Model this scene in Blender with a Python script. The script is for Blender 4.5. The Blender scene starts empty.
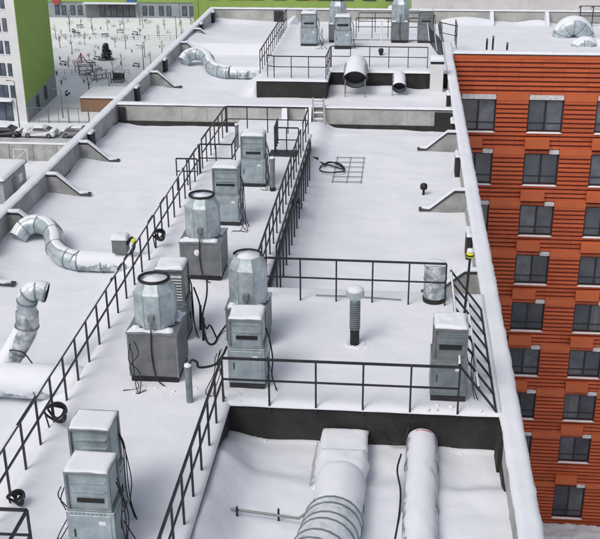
import bpy, bmesh, math, random
from mathutils import Vector, Matrix, noise
random.seed(7)
R = math.radians
sc = bpy.context.scene
C = sc.collection

# ------------------------------------------------------------------ materials
def mat(name, col, rough=.7, metal=0.0, col2=None, scale=4.0, detail=4.0, bump=0.0, bscale=None, spec=.5, stretch=None, lo=.35, hi=.65):
    m = bpy.data.materials.new(name); m.use_nodes = True
    nt = m.node_tree; b = nt.nodes['Principled BSDF']
    b.inputs['Roughness'].default_value = rough; b.inputs['Metallic'].default_value = metal
    b.inputs['Specular IOR Level'].default_value = spec
    b.inputs['Base Color'].default_value = (*col, 1)
    tc = nt.nodes.new('ShaderNodeTexCoord'); mp = nt.nodes.new('ShaderNodeMapping')
    nt.links.new(tc.outputs['Object'], mp.inputs['Vector'])
    if stretch: mp.inputs['Scale'].default_value = stretch
    if col2:
        n = nt.nodes.new('ShaderNodeTexNoise'); n.inputs['Scale'].default_value = scale; n.inputs['Detail'].default_value = detail
        n.inputs['Roughness'].default_value = .62
        nt.links.new(mp.outputs[0], n.inputs['Vector'])
        r = nt.nodes.new('ShaderNodeValToRGB')
        r.color_ramp.elements[0].position = lo; r.color_ramp.elements[0].color = (*col, 1)
        r.color_ramp.elements[1].position = hi; r.color_ramp.elements[1].color = (*col2, 1)
        nt.links.new(n.outputs['Fac'], r.inputs[0]); nt.links.new(r.outputs[0], b.inputs['Base Color'])
    if bump:
        n2 = nt.nodes.new('ShaderNodeTexNoise'); n2.inputs['Scale'].default_value = bscale or scale * 4; n2.inputs['Detail'].default_value = 6
        nt.links.new(mp.outputs[0], n2.inputs['Vector'])
        bp = nt.nodes.new('ShaderNodeBump'); bp.inputs['Strength'].default_value = bump; bp.inputs['Distance'].default_value = .05
        nt.links.new(n2.outputs['Fac'], bp.inputs['Height']); nt.links.new(bp.outputs[0], b.inputs['Normal'])
    return m

M = {}
M['snow'] = mat('snow', (.675, .705, .765), .85, 0, (.735, .755, .81), .45, 7, .35, 2.6, spec=.25)
def crust(m):
    nt = m.node_tree; mp = [n for n in nt.nodes if n.type == 'MAPPING'][0]; b0 = [n for n in nt.nodes if n.type == 'BUMP'][0]; b = nt.nodes['Principled BSDF']
    n = nt.nodes.new('ShaderNodeTexNoise'); n.inputs['Scale'].default_value = 22; n.inputs['Detail'].default_value = 8; n.inputs['Roughness'].default_value = .7
    st = nt.nodes.new('ShaderNodeMapping'); st.inputs['Scale'].default_value = (.35, 1.0, 1.0); st.inputs['Rotation'].default_value = (0, 0, .5)
    w = nt.nodes.new('ShaderNodeTexNoise'); w.inputs['Scale'].default_value = 1.3; w.inputs['Detail'].default_value = 3; w.inputs['Distortion'].default_value = .6
    b1 = nt.nodes.new('ShaderNodeBump'); b1.inputs['Strength'].default_value = .5; b1.inputs['Distance'].default_value = .012
    b2 = nt.nodes.new('ShaderNodeBump'); b2.inputs['Strength'].default_value = .26; b2.inputs['Distance'].default_value = .09
    nt.links.new(mp.outputs[0], n.inputs['Vector']); nt.links.new(mp.outputs[0], st.inputs['Vector']); nt.links.new(st.outputs[0], w.inputs['Vector'])
    nt.links.new(n.outputs['Fac'], b1.inputs['Height']); nt.links.new(w.outputs['Fac'], b2.inputs['Height'])
    nt.links.new(b2.outputs[0], b1.inputs['Normal']); nt.links.new(b0.outputs[0], b2.inputs['Normal']); nt.links.new(b1.outputs[0], b.inputs['Normal'])
crust(M['snow'])
M['frost'] = mat('frosted_zinc', (.44, .50, .54), .5, .15, (.68, .71, .76), 2.6, 9, .5, 8, lo=.36, hi=.52)
M['snow_far'] = mat('snow_trodden', (.66, .70, .75), .9, 0, (.77, .79, .825), .09, 7, .3, 1.5, spec=.2)
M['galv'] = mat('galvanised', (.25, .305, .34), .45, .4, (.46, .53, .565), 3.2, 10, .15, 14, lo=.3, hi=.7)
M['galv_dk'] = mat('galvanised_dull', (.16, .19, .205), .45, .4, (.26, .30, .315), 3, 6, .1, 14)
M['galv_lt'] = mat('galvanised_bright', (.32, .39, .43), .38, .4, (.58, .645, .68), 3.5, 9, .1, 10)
M['foil'] = mat('foil_wrap', (.24, .29, .31), .4, .35, (.66, .69, .73), 3.2, 9, .9, 6, lo=.42, hi=.56)
M['gbox'] = mat('grey_paint', (.115, .125, .135), .5, .1, (.20, .21, .22), 2.2, 10, .1, 8)
M['black'] = mat('black_paint', (.013, .015, .019), .45, .1, (.03, .032, .036), 6, 5)
M['rubber'] = mat('black_rubber', (.010, .010, .012), .6)
M['bitumen'] = mat('bitumen_felt', (.012, .012, .013), .8, 0, (.032, .031, .030), 1.4, 9, .5, 9)
M['concrete'] = mat('grey_render', (.27, .28, .275), .85, 0, (.48, .48, .46), 1.1, 9, .25, 9, lo=.3, hi=.7)
M['concrete_dk'] = mat('dark_render', (.20, .21, .21), .85, 0, (.38, .385, .38), 1.4, 8, .25, 9)  # darker tone of the grey render, for buttresses, joints and pilasters
M['flash'] = mat('dark_flashing', (.045, .05, .055), .5, .2)
M['orange'] = mat('orange_cladding', (.49, .092, .032), .6, 0, (.63, .135, .046), .7, 9, .1, 12, stretch=(.4, .4, 3.0))
def island_tone(m, lo=.88, hi=1.05):
    nt = m.node_tree; b = nt.nodes['Principled BSDF']; src = b.inputs['Base Color'].links[0].from_socket
    g_ = nt.nodes.new('ShaderNodeNewGeometry'); r = nt.nodes.new('ShaderNodeMapRange'); r.inputs['To Min'].default_value = lo; r.inputs['To Max'].default_value = hi
    h = nt.nodes.new('ShaderNodeHueSaturation'); nt.links.new(g_.outputs['Random Per Island'], r.inputs[0]); nt.links.new(r.outputs[0], h.inputs['Value'])
    nt.links.new(src, h.inputs['Color']); nt.links.new(h.outputs[0], b.inputs['Base Color'])
island_tone(M['orange'])
M['orange_flat'] = mat('orange_panel', (.51, .112, .036), .55, 0, (.58, .135, .044), .8, 5)
M['maroon'] = mat('cladding_groove', (.13, .026, .015), .8, 0, (.18, .036, .02), 1.2, 5)
M['wframe'] = mat('anthracite_frame', (.022, .022, .026), .5)
M['glass'] = mat('window_glass', (.022, .026, .038), .08, 0, (.07, .078, .10), .55, 6, .08, .6, spec=.8)  # mottled base colour stands in for uneven reflections
M['glass_far'] = mat('window_glass_blueish', (.035, .05, .08), .15, 0, (.10, .13, .18), .8, 3, spec=.7)
M['curtain'] = mat('pale_curtain', (.42, .40, .38), .9, 0, (.55, .52, .5), 3, 3)
M['sill'] = mat('pale_sill', (.72, .74, .78), .7)
M['grille'] = mat('pale_vent_grille', (.5, .49, .5), .6, 0, (.74, .74, .76), 5, 6)
M['lime'] = mat('lime_render', (.25, .37, .085), .8, 0, (.28, .41, .10), .25, 6)
M['white_wall'] = mat('white_render', (.62, .63, .65), .85, 0, (.7, .71, .72), .3, 6)
M['grey_wall'] = mat('grey_cladding', (.25, .28, .31), .8, 0, (.31, .34, .36), .3, 6)
M['brick'] = mat('brown_brick', (.20, .115, .07), .85, 0, (.29, .17, .105), 1.5, 8, stretch=(1, 1, 5))
M['red'] = mat('red_paint', (.36, .06, .06), .5)
M['blue'] = mat('blue_sign', (.05, .12, .32), .5)
M['yellow'] = mat('yellow_plastic', (.62, .62, .03), .45)
M['pine'] = mat('pine_needles', (.03, .05, .042), .8, 0, (.07, .10, .085), 1.2, 3)
M['bark'] = mat('bark', (.085, .078, .074), .9, 0, (.15, .14, .135), 5, 4)
M['car_dark'] = mat('dark_car_paint', (.012, .014, .018), .25, .2)
M['car_white'] = mat('white_car_paint', (.55, .56, .58), .3)
M['car_grey'] = mat('grey_car_paint', (.16, .17, .18), .3, .3)
M['tyre'] = mat('tyre', (.012, .012, .012), .8)
M['asphalt'] = mat('snowy_asphalt', (.28, .30, .32), .9, 0, (.55, .57, .60), .25, 8)
M['steel'] = mat('galvanised_post', (.22, .235, .24), .5, .4)
M['hutwall'] = mat('hut_cladding', (.26, .28, .29), .7, 0, (.34, .36, .37), 1.5, 4, stretch=(4, 4, .3))
M['pinkwall'] = mat('pink_grey_render', (.50, .47, .48), .85, 0, (.60, .575, .58), .2, 5)

# ------------------------------------------------------------------ mesh builder
class MB:
    def __init__(s): s.v = []; s.f = []; s.m = []; s.sm = []; s.cur = 0; s.smooth = False
    def add(s, vs, fs, smooth=None):
        o = len(s.v); s.v += [tuple(v) for v in vs]
        for f in fs:
            s.f.append([o + i for i in f]); s.m.append(s.cur); s.sm.append(s.smooth if smooth is None else smooth)
        return s
    def box(s, x0, x1, y0, y1, z0, z1):
        return s.add([(x0,y0,z0),(x1,y0,z0),(x1,y1,z0),(x0,y1,z0),(x0,y0,z1),(x1,y0,z1),(x1,y1,z1),(x0,y1,z1)],
                     [(0,3,2,1),(4,5,6,7),(0,1,5,4),(1,2,6,5),(2,3,7,6),(3,0,4,7)])
    def bar(s, a, b, w=.05, h=None):
        a = Vector(a); b = Vector(b); h = h or w; d = (b - a)
        if d.length < 1e-6: return s
        d.normalize()
        up = Vector((0,0,1)) if abs(d.z) < .95 else Vector((0,1,0))
        r = d.cross(up).normalized(); u = r.cross(d)
        r *= w/2; u *= h/2
        vs = [a-r-u, a+r-u, a+r+u, a-r+u, b-r-u, b+r-u, b+r+u, b-r+u]
        return s.add(vs, [(0,1,2,3),(7,6,5,4),(0,4,5,1),(1,5,6,2),(2,6,7,3),(3,7,4,0)])
    def tube(s, pts, r, n=10, cap=True, smooth=True, twist=0):
        pts = [Vector(p) for p in pts]; k = len(pts)
        rs = r if isinstance(r, (list, tuple)) else [r]*k
        vs = []; d0 = (pts[1]-pts[0]).normalized()
        up = Vector((0,0,1)) if abs(d0.z) < .9 else Vector((0,1,0))
        nrm = (up - d0*up.dot(d0)).normalized()
        for i, p in enumerate(pts):
            if i == 0: d = pts[1]-p
            elif i == k-1: d = p-pts[i-1]
            else: d = (pts[i+1]-p).normalized()+(p-pts[i-1]).normalized()
            d.normalize(); nrm = (nrm - d*nrm.dot(d)).normalized(); bn = d.cross(nrm)
            for j in range(n):
                a = 2*math.pi*(j+twist)/n; vs.append(p + (nrm*math.cos(a)+bn*math.sin(a))*rs[i])
        fs = [(i*n+j, i*n+(j+1)%n, (i+1)*n+(j+1)%n, (i+1)*n+j) for i in range(k-1) for j in range(n)]
        s.add(vs, fs, smooth)
        if cap: s.add([vs[j] for j in range(n)], [tuple(range(n))[::-1]], False); s.add(vs[-n:], [tuple(range(n))], False)
        return s
    def ring(s, p, d, r0, r1, t, n=22):
        p = Vector(p); d = Vector(d).normalized(); up = Vector((0,0,1)) if abs(d.z) < .9 else Vector((0,1,0))
        a_ = (up-d*up.dot(d)).normalized(); b_ = d.cross(a_); vs = []
        for rr, o in ((r0, -t), (r1, -t), (r1, t), (r0, t)):
            vs += [p+d*o+(a_*math.cos(2*math.pi*j/n)+b_*math.sin(2*math.pi*j/n))*rr for j in range(n)]
        return s.add(vs, [(k*n+j, k*n+(j+1)%n, ((k+1)%4)*n+(j+1)%n, ((k+1)%4)*n+j) for k in range(4) for j in range(n)], False)
    def lathe(s, c, prof, n=24, smooth=True, phase=0, cap=True):
        vs = []
        if prof[-1][0] < .025: prof = prof[:-1]+[(.0004, prof[-1][1])]
        for (r, z) in prof:
            for j in range(n):
                a = 2*math.pi*(j+phase)/n; vs.append((c[0]+r*math.cos(a), c[1]+r*math.sin(a), c[2]+z))
        k = len(prof)
        s.add(vs, [(i*n+j, i*n+(j+1)%n, (i+1)*n+(j+1)%n, (i+1)*n+j) for i in range(k-1) for j in range(n)], smooth)
        if cap:
            s.add(vs[:n], [tuple(range(n))[::-1]], False); s.add(vs[-n:], [tuple(range(n))], False)
        return s
    def prism(s, poly, a, b, axis='y'):
        f = {'y': lambda p, t: (p[0], t, p[1]), 'x': lambda p, t: (t, p[0], p[1]), 'z': lambda p, t: (p[0], p[1], t)}[axis]
        n = len(poly); vs = [f(p, a) for p in poly]+[f(p, b) for p in poly]
        return s.add(vs, [tuple(range(n))[::-1], tuple(range(n, 2*n))]+[(i, (i+1)%n, n+(i+1)%n, n+i) for i in range(n)])
    def build(s, name, m, parent=None, bevel=0, fixn=True, origin=None):
        me = bpy.data.meshes.new(name); vs = s.v
        if origin is None and parent is None and vs:
            xs=[v[0] for v in vs]; ys=[v[1] for v in vs]; zs=[v[2] for v in vs]
            origin = ((min(xs)+max(xs))/2, (min(ys)+max(ys))/2, min(zs))
        if origin: vs = [(v[0]-origin[0], v[1]-origin[1], v[2]-origin[2]) for v in vs]
        me.from_pydata(vs, [], s.f)
        for q in (m if isinstance(m, (list, tuple)) else [m]): me.materials.append(q)
        me.polygons.foreach_set('material_index', s.m); me.polygons.foreach_set('use_smooth', s.sm)
        if fixn:
            bm = bmesh.new(); bm.from_mesh(me); bmesh.ops.recalc_face_normals(bm, faces=bm.faces[:])
            if bevel:
                ed = [e for e in bm.edges if len(e.link_faces) == 2 and e.calc_face_angle(0) > .6]
                bmesh.ops.bevel(bm, geom=ed, offset=bevel, segments=1, affect='EDGES', clamp_overlap=True)
            bm.to_mesh(me); bm.free()
        me.update()
        o = bpy.data.objects.new(name, me); C.objects.link(o)
        if origin: o.location = origin
        if parent: o.parent = parent
        return o

def tag(o, label=None, cat=None, group=None, kind=None):
    if label: o['label'] = label
    if cat: o['category'] = cat
    if group: o['group'] = group
    if kind: o['kind'] = kind
    return o
def empty(name, loc=(0,0,0), rz=0, label=None, cat=None, group=None):
    o = bpy.data.objects.new(name, None); C.objects.link(o); o.location = loc; o.rotation_euler = (0,0,rz)
    o.empty_display_size = .2
    return tag(o, label, cat, group)
def children(o): return [c for c in bpy.data.objects if c.parent == o]
def copy_tree(o, parent=None):
    c = o.copy(); C.objects.link(c)
    if parent: c.parent = parent
    for ch in children(o): copy_tree(ch, c)
    return c
def nz(x, y, s=1.0, k=0.0): return noise.noise(Vector((x*s+k, y*s-k, k*1.7)))
def sstep(a, b, x):
    t = max(0, min(1, (x-a)/(b-a))); return t*t*(3-2*t)

def snow_slab(mb, x0, x1, y0, y1, z0, z1, res=.2, amp=.02, edge=.12, wob=.03, k=0):
    """a layer of lying snow with rounded wavering edges"""
    nx = max(3, int((x1-x0)/res)+2); ny = max(3, int((y1-y0)/res)+2)
    vs = []
    for j in range(ny+1):
        for i in range(nx+1):
            u = i/nx; v = j/ny; x = x0+(x1-x0)*u; y = y0+(y1-y0)*v
            d = min(x-x0, x1-x, y-y0, y1-y)
            t = min(1, max(0, d/edge)); z = z0+(z1-z0)*(math.sqrt(max(0, 1-(1-t)**2))*.92+.08)
            z += amp*nz(x, y, 1.7, k)*(t) + amp*.6*nz(x, y, 5, k)*t
            if d < 1e-6:
                w = wob*nz(x, y, 2.3, k+3) + wob*.5*nz(x, y, 7, k)
                if i in (0, nx): x += w
                if j in (0, ny): y += w
            vs.append((x, y, z))
    n0 = (nx+1)
    fs = [(j*n0+i, j*n0+i+1, (j+1)*n0+i+1, (j+1)*n0+i) for j in range(ny) for i in range(nx)]
    ring = [i for i in range(n0)]+[j*n0+nx for j in range(1, ny+1)]+[ny*n0+i for i in range(nx-1, -1, -1)]+[j*n0 for j in range(ny-1, 0, -1)]
    b = len(vs)
    vs += [(vs[i][0], vs[i][1], z0-.005) for i in ring]
    m = len(ring)
    fs += [(ring[i], b+i, b+(i+1)%m, ring[(i+1)%m]) for i in range(m)]
    fs.append(tuple(b+i for i in range(m)))
    return mb.add(vs, fs, True)

def snow_on_tube(mb, pts, r, ang=70, th=.06, n=9, k=0, i0=0, i1=None):
    """snow lying along the upper side of a pipe, ragged at its edges"""
    P = []
    pts = [Vector(p) for p in pts]
    for a, b in zip(pts[:-1], pts[1:]):
        s = max(1, int((b-a).length/.09)); P += [a.lerp(b, q/s) for q in range(s)]
    P.append(pts[-1])
    rows = []
    for i, p in enumerate(P):
        d = (P[min(i+1, len(P)-1)]-P[max(i-1, 0)]).normalized()
        side = d.cross(Vector((0,0,1)))
        if side.length < .35: continue
        side.normalize(); up = side.cross(d).normalized()
        if up.z < 0: up = -up
        hz = math.sqrt(max(0, 1-d.z*d.z)); A = R(ang)*(.55+.45*hz)
        row = []
        for j in range(n+1):
            t = j/n*2-1
            a = t*A*(1+.40*noise.noise(Vector((i*.17+k, t*1.1, 0)))+.22*noise.noise(Vector((i*.55+k, t*3, 3))))
            tt = th*hz*(1-t*t)**.6*(1+.3*noise.noise(Vector((i*.2, j*.5, k))))
            if i in (0, len(P)-1): tt = 0
            row.append(p+(up*math.cos(a)+side*math.sin(a))*(r+.004+tt))
        rows.append(row)
    if len(rows) < 2: return mb
    vs = [v for r_ in rows for v in r_]; w = n+1
    return mb.add(vs, [(i*w+j, i*w+j+1, (i+1)*w+j+1, (i+1)*w+j) for i in range(len(rows)-1) for j in range(n)], True)

def spline(pts, seg=6):
    P = [Vector(p) for p in pts]; out = []
    Q = [P[0]*2-P[1]]+P+[P[-1]*2-P[-2]]
    for i in range(1, len(Q)-2):
        a, b, c, d = Q[i-1:i+3]
        for s in range(seg):
            t = s/seg
            out.append(.5*((2*b)+(c-a)*t+(2*a-5*b+4*c-d)*t*t+(3*b-a-3*c+d)*t**3))
    out.append(P[-1]); return out

# ------------------------------------------------------------------ ground
def ground_z(x, y):
    return -30 - 5*sstep(-13, 2, x)
mb = MB(); xs = [-900,-400,-250,-150]+[-120+i*4 for i in range(27)]+[-13,-10,-7,-4,-1,2]+[6+i*6 for i in range(12)]+[120,250,500,900]
ys = [-300,-100,0,40,60]+[64+i*4 for i in range(60)]+[320,380,500,800,1600]
vs = [(x, y, ground_z(x, y)+.12*nz(x, y, .08)*(1 if abs(x) < 130 else 0)) for y in ys for x in xs]; n = len(xs)
mb.add(vs, [(j*n+i, j*n+i+1, (j+1)*n+i+1, (j+1)*n+i) for j in range(len(ys)-1) for i in range(n-1)], True)
g = mb.build('ground', M['snow_far'], fixn=False, origin=(0,0,0)); tag(g, kind='structure')
mb = MB(); mb.box(-90, -16, 137, 147.5, -29.98+.02, -29.83); r_ = mb.build('road', M['asphalt']); tag(r_, kind='structure')
mb = MB(); mb.box(-90, -16, 132.9, 136.6, -29.99, -29.78)
tag(mb.build('pavement', M['snow_far']), kind='structure')

# ------------------------------------------------------------------ the near building and its roof
XL0, XL1, XR1, XR0 = -14.62, -14.2, 2.66, 3.13
YN, YF = 4.0, 78.9
B = empty('apartment_building', (-5.7, 40, -35), label='long apartment block whose snow covered roof carries the ducts and fans', cat='building')
B_off = Vector((-5.7, 40, -35))
def bpart(mb, name, m, bevel=0, parent=None):
    o = mb.build(name, m, None, bevel, origin=tuple(B_off)); o.parent = parent or B; o.location = (0,0,0) ; return o
# shell down to the ground
mb = MB(); mb.box(XL0+.03, XR0-.03, YN, YF, -35.6, -1.25); bpart(mb, 'wall', M['grey_wall'])
DK = -7.95; DR = -3.93
decks = [(DK, DR, YN, 44.95), (DR, XR1, 21.45, 28.25), (-7.85, -4.0, 55.35, 72.0), (-4.0, XR1, 57.75, 66.75)]
def inside(x, y, e=.0):
    for a, b, c, d in decks:
        if a+e < x < b-e and c+e < y < d-e: return True
    return False
def low_z(x, y):
    z = -1.02 + .07*nz(x, y, .25, 2) + .035*nz(x, y, .9, 5) + .014*nz(x*.6, y, 2.6, 5) + .006*nz(x, y, 5, 1)
    if y < 49.97:
        if x < DK:                                            # west roof, drift against the deck
            z += .62*sstep(DK-1.6, DK-.05, x)*(1 if y < 44.9 else sstep(46.5, 44.9, y)) + .14*sstep(XL1+1.4, XL1, x)*(1+.8*nz(0, y, .5))
        else:
            if y < 21.5:
                z = -1.02 + .05*nz(x, y, .3, 2)
                e = sstep(20.1+.35*nz(x, y, .5, 8), 19.35+.35*nz(x, y, .5, 8), y)
                z += .20*e + .07*nz(x, y, .8, 4)*e + .035*nz(x, y, 1.9, 4)
                z += .62*sstep(DR+1.0+.3*nz(0, y, .8), DR, x)*(.45+.55*sstep(21.3, 20.0, y))
                z -= (.06+.10*nz(x, 0, .5, 21))*sstep(20.6, 21.4, y)
                z -= .10*sstep(1.2, 1.7, x)*(1-e)
            elif y > 27.8:
                z += .45*sstep(DR+.9, DR, x)*(.7+.5*nz(0, y, .35, 1)) + .2*sstep(29.4, 28.2, y)
        z -= (.12+.10*nz(x, 0, .22, 7))*sstep(48.2, 49.5, y)
    else:
        z += .3*sstep(53.5, 50.1, y)*(1 if y < 55 else 0)
        if x < -7.85: z += .5*sstep(-8.9, -7.9, x)*sstep(55.3, 56.5, y) + .15*sstep(XL1+1.4, XL1, x)
        elif y < 57.8 and x > -4: z += .22*sstep(.0, .5, nz(x, y, .45, 6)+.25)*sstep(54.6, 57.0, y)
        if y > 66.8: z += .62*sstep(77, 68, y)
        z += .25*sstep(77.2, 78.4, y)*(.5+nz(x, 0, .3, 4))
    return z
mb = MB(); res = .14
def sheet(mb, x0, x1, y0, y1, zf, res):
    nx = int((x1-x0)/res); ny = int((y1-y0)/res); vs = []
    for j in range(ny+1):
        for i in range(nx+1):
            x = x0+(x1-x0)*i/nx; y = y0+(y1-y0)*j/ny
            vs.append((x, y, zf(x, y)))
    n0 = nx+1
    mb.add(vs, [(j*n0+i, j*n0+i+1, (j+1)*n0+i+1, (j+1)*n0+i) for j in range(ny) for i in range(nx)], True)
zl = lambda x, y: -1.3 if inside(x, y, .12) else low_z(x, y)
sheet(mb, XL1-.02, XR1+.02, YN, 50.0, zl, res)
sheet(mb, XL1-.02, XR1+.02, 50.0, 78.5, zl, .2)
bpart(mb, 'roof_snow', M['snow'])
# decks
for i, (a, b, c, d) in enumerate(decks):
    mb = MB(); e = .02*(i % 2)
    mb.box(a+(e if i != 1 else .0), b, c+e, d-e, -1.28+.01*i, -.085-.004*i); bpart(mb, 'deck_wall', M['bitumen'])
def deck_sheet(a, b, c, d, res, k, open_sides=''):
    mb = MB()
    nx = int((b-a)/res); ny = int((d-c)/res); vs = []
    for j in range(ny+1):
        for i in range(nx+1):
            x = a+(b-a)*i/nx; y = c+(d-c)*j/ny
            ds = []
            if 'L' not in open_sides: ds.append(x-a)
            if 'R' not in open_sides: ds.append(b-x)
            if 'N' not in open_sides: ds.append(y-c)
            if 'F' not in open_sides: ds.append(d-y)
            t = min(1, min(ds)/.22) if ds else 1
            z = -.075+.075*math.sqrt(max(0, 1-(1-t)**2)) + (.025*nz(x, y, .4, k) + .016*nz(x, y, 1.4, k) + .006*nz(x, y, 4, k))*t
            if t <= 0:
                w = .03*nz(x, y, 1.3, 4)
                if i == 0: x += w
                elif i == nx: x += w
                else: y += w
            vs.append((x, y, z))
    n0 = nx+1
    fs = [(j*n0+i, j*n0+i+1, (j+1)*n0+i+1, (j+1)*n0+i) for j in range(ny) for i in range(nx)]
    ring = [i for i in range(n0)]+[j*n0+nx for j in range(1, ny+1)]+[ny*n0+i for i in range(nx-1, -1, -1)]+[j*n0 for j in range(ny-1, 0, -1)]
    bb = len(vs); vs += [(vs[i][0], vs[i][1], -.10) for i in ring]; m = len(ring)
    fs += [(ring[i], bb+i, bb+(i+1)%m, ring[(i+1)%m]) for i in range(m)]
    mb.add(vs, fs, True); bpart(mb, 'deck_snow', M['snow'])
deck_sheet(DK-.04, DR+.05, YN, 45.0, .12, 0)
deck_sheet(DR-.45, XR1+.02, 21.40, 28.3, .12, 0, 'LR')
deck_sheet(-7.9, -3.9, 55.3, 72.0, .16, 3)
deck_sheet(-4.3, XR1+.02, 57.70, 66.8, .16, 3, 'LR')
# parapets: wall, dark flashing under a thick cap of snow
def parapet(x0, x1, y0, y1, capo=.0, zt=0.0, m='concrete'):
    mb = MB(); mb.box(x0, x1, y0, y1, -1.29, zt-.12); bpart(mb, 'parapet', M[m])
    mb = MB(); mb.box(x0-.03, x1+.03, y0-.03 if x1-x0 > y1-y0 else y0, y1+.03 if x1-x0 > y1-y0 else y1, zt-.118, zt-.075); bpart(mb, 'flashing', M['flash'])
    mb = MB(); snow_slab(mb, x0-.045, x1+.045, y0-.045, y1+.045, zt-.074, zt+.0, .12, .018, .035, .022, x0+y0)
    bpart(mb, 'cap_snow', M['snow'])
parapet(XL0+.03, XL1, YN, 78.4)
parapet(XR1, XR0-.03, YN, 62.85)
parapet(XR1+.01, XR0+.02, 62.86, 66.3)
parapet(XL1, XR1, 49.75, 50.15)
parapet(XL0+.03, 30.0, 78.45, 78.85)
mb = MB(); mb.box(XL0+.06, 30, 78.85, 79.0, -36, -.3); bpart(mb, 'rear_wall', M['grey_wall'])
# membrane upstand along the cross wall and the parapets
def strip(x0, x1, y0, y1, z0, z1, m='bitumen', name='membrane'):
    mb = MB(); mb.box(x0, x1, y0, y1, z0, z1); bpart(mb, name, M[m])
strip(XL1+.01, XR1-.01, 49.70, 49.747, -1.28, -.90)
strip(2.62, 2.657, YN, 21.3, -1.28, -.86)
strip(XL1+.003, XL1+.03, YN, 49.6, -1.28, -.93)
# thin vertical joints on the cross wall
for x in (-13.3,-12.4,-10.9,-9.6,-8.3,-6.9,-5.5,-2.2,-.9,.4,1.6):
    strip(x-.012, x+.012, 49.744, 49.749, -.82, -.175, 'concrete_dk', 'joint')
# buttresses (sloping wing walls)
def buttress(xw, y, sgn, L=1.72, m='concrete_dk'):
    x1 = xw+sgn*L
    poly = [(xw, -1.25), (x1, -1.25), (x1, -.98), (xw+sgn*(L-.38), -.96), (xw+sgn*.42, -.2), (xw, -.2)]
    mb = MB(); mb.prism(poly, y-.11, y+.11, 'y'); o = bpart(mb, 'buttress', M[m])
    top = [(xw, 0), (xw+sgn*.42, 0), (xw+sgn*(L-.38), -.78), (x1+sgn*.05, -.80)]
    mb = MB()
    for (p, q) in zip(top[:-1], top[1:]): mb.bar((p[0], y, p[1]-.135), (q[0], y, q[1]-.135), .29, .06)
    bpart(mb, 'flashing', M['flash'], parent=None)
    mb = MB(); vs = []; n = 14
    for i in range(n+1):
        t = i/n*(3-.25); k = min(2, int(t)); f = t-k
        px = top[k][0]+(top[k+1][0]-top[k][0])*f; pz = top[k][1]+(top[k+1][1]-top[k][1])*f
        w = (.135+.015*nz(px, y, 3))*(1-.75*sstep(n*.8, n, i)); h = .006*(1-.7*sstep(n*.7, n, i))
        for (a, b) in ((-1, -.12), (-.97, -.055+h*.2), (-.6, -.04+h), (0, -.03+h), (.6, -.04+h), (.97, -.055+h*.2), (1, -.12)):
            vs.append((px, y+a*w, pz+b+.012*nz(px, y+a, 4)))
    mb.add(vs, [(i*7+j, i*7+j+1, (i+1)*7+j+1, (i+1)*7+j) for i in range(n) for j in range(6)], False)
    bpart(mb, 'cap_snow', M['snow'])
for y in (16.2, 20.7, 25.3, 29.8, 34.3, 38.7, 43.25, 57.2, 65.7, 70.4): buttress(XL1, y, 1)
for y in (30.2, 37.95, 46.0, 70.0): buttress(XR1, y, -1) if y < 60 else None
# dark membrane patches on the parapets
def scupper(x0, x1, y0, y1):
    strip(x0, x1, y0, y1, -1.2, -.125)
    q = MB(); snow_slab(q, x0-.02, x1+.02, y0-.04, y1+.04, -.12, -.03, .08, .02, .05, .02, y0); bpart(q, 'cap_snow', M['snow'])
for y in (22.8, 31.9, 44.8, 53.6, 60.6, 72.5, 77.3): scupper(XL1+.035, XL1+.18, y-.3, y+.3)
for y in (33.5, 42.6, 53.3, 47.9): scupper(XR1-.2, XR1-.035, y-.42, y+.42)
strip(1.75, XR1-.07, 49.64, 49.698, -1.2, -.19); strip(XL1+.08, -13.75, 49.64, 49.698, -1.2, -.19)
strip(2.55, XR1-.008, 20.6, 21.32, -1.25, -.25)
for x in (-9.3,): strip(x-.35, x+.35, 78.36, 78.447, -1.0, -.19)
# wing brackets on the far parapet
for x in (-4.6, -.4, 6.6, 10.6, 14.9, 19.2):
    mb = MB(); mb.prism([(78.44, -1.2), (77.0, -1.2), (77.0, -.8), (78.0, -.05), (78.44, -.05)], x-.12, x+.12, 'x'); bpart(mb, 'buttress', M['snow'])
# dark strip of deck wall seen behind the far fans
strip(-3.6, 2.2, 66.76, 66.9, -1.2, -.02)

# ------------------------------------------------------------------ orange wing
FY = 63.3
O = empty('orange_building', (15, 63.4, -35), label='orange clad wing with dark windows below the snowy parapet', cat='building')
def opart(mb, name, m, parent=None, bevel=0):
    o = mb.build(name, m, None, bevel, origin=(15, 63.4, -35)); o.parent = parent or O; o.location = (0,0,0); return o
OX0, OX1 = 3.16, 32.0
cols = [3.85+4.13*i for i in range(7)]; WW = 2.12
SH = 3.46
rows = [(-2.93-SH*i, -4.93-SH*i) for i in range(8)]+[(-31.35, -34.0)]
wins = [(x+ (0.0), z1, z0) for (z1, z0) in rows for x in cols]
# structural wall with openings, deep enough to leave a reveal
mb = MB(); zs = [-36.0]+[z for r in reversed(rows) for z in (r[1], r[0])]+[-.35]
for i in range(0, len(zs), 2): mb.box(OX0, OX1, FY+.07, FY+.5, zs[i], zs[i+1])
for (z1, z0) in rows:
    xx = [OX0]+[v for x in cols for v in (x, x+WW)]+[OX1]
    for i in range(0, len(xx), 2): mb.box(xx[i], xx[i+1], FY+.07, FY+.5, z0, z1)
opart(mb, 'facade', M['maroon'])
mb = MB(); mb.box(OX0, OX1, FY+.9, 78.4, -36, -1.2); opart(mb, 'rear_body', M['wframe'])
mb = MB(); mb.box(OX0+.02, OX1, FY+.5, FY+.9, -1.6, -1.22); opart(mb, 'roof_edge', M['concrete'])
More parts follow.
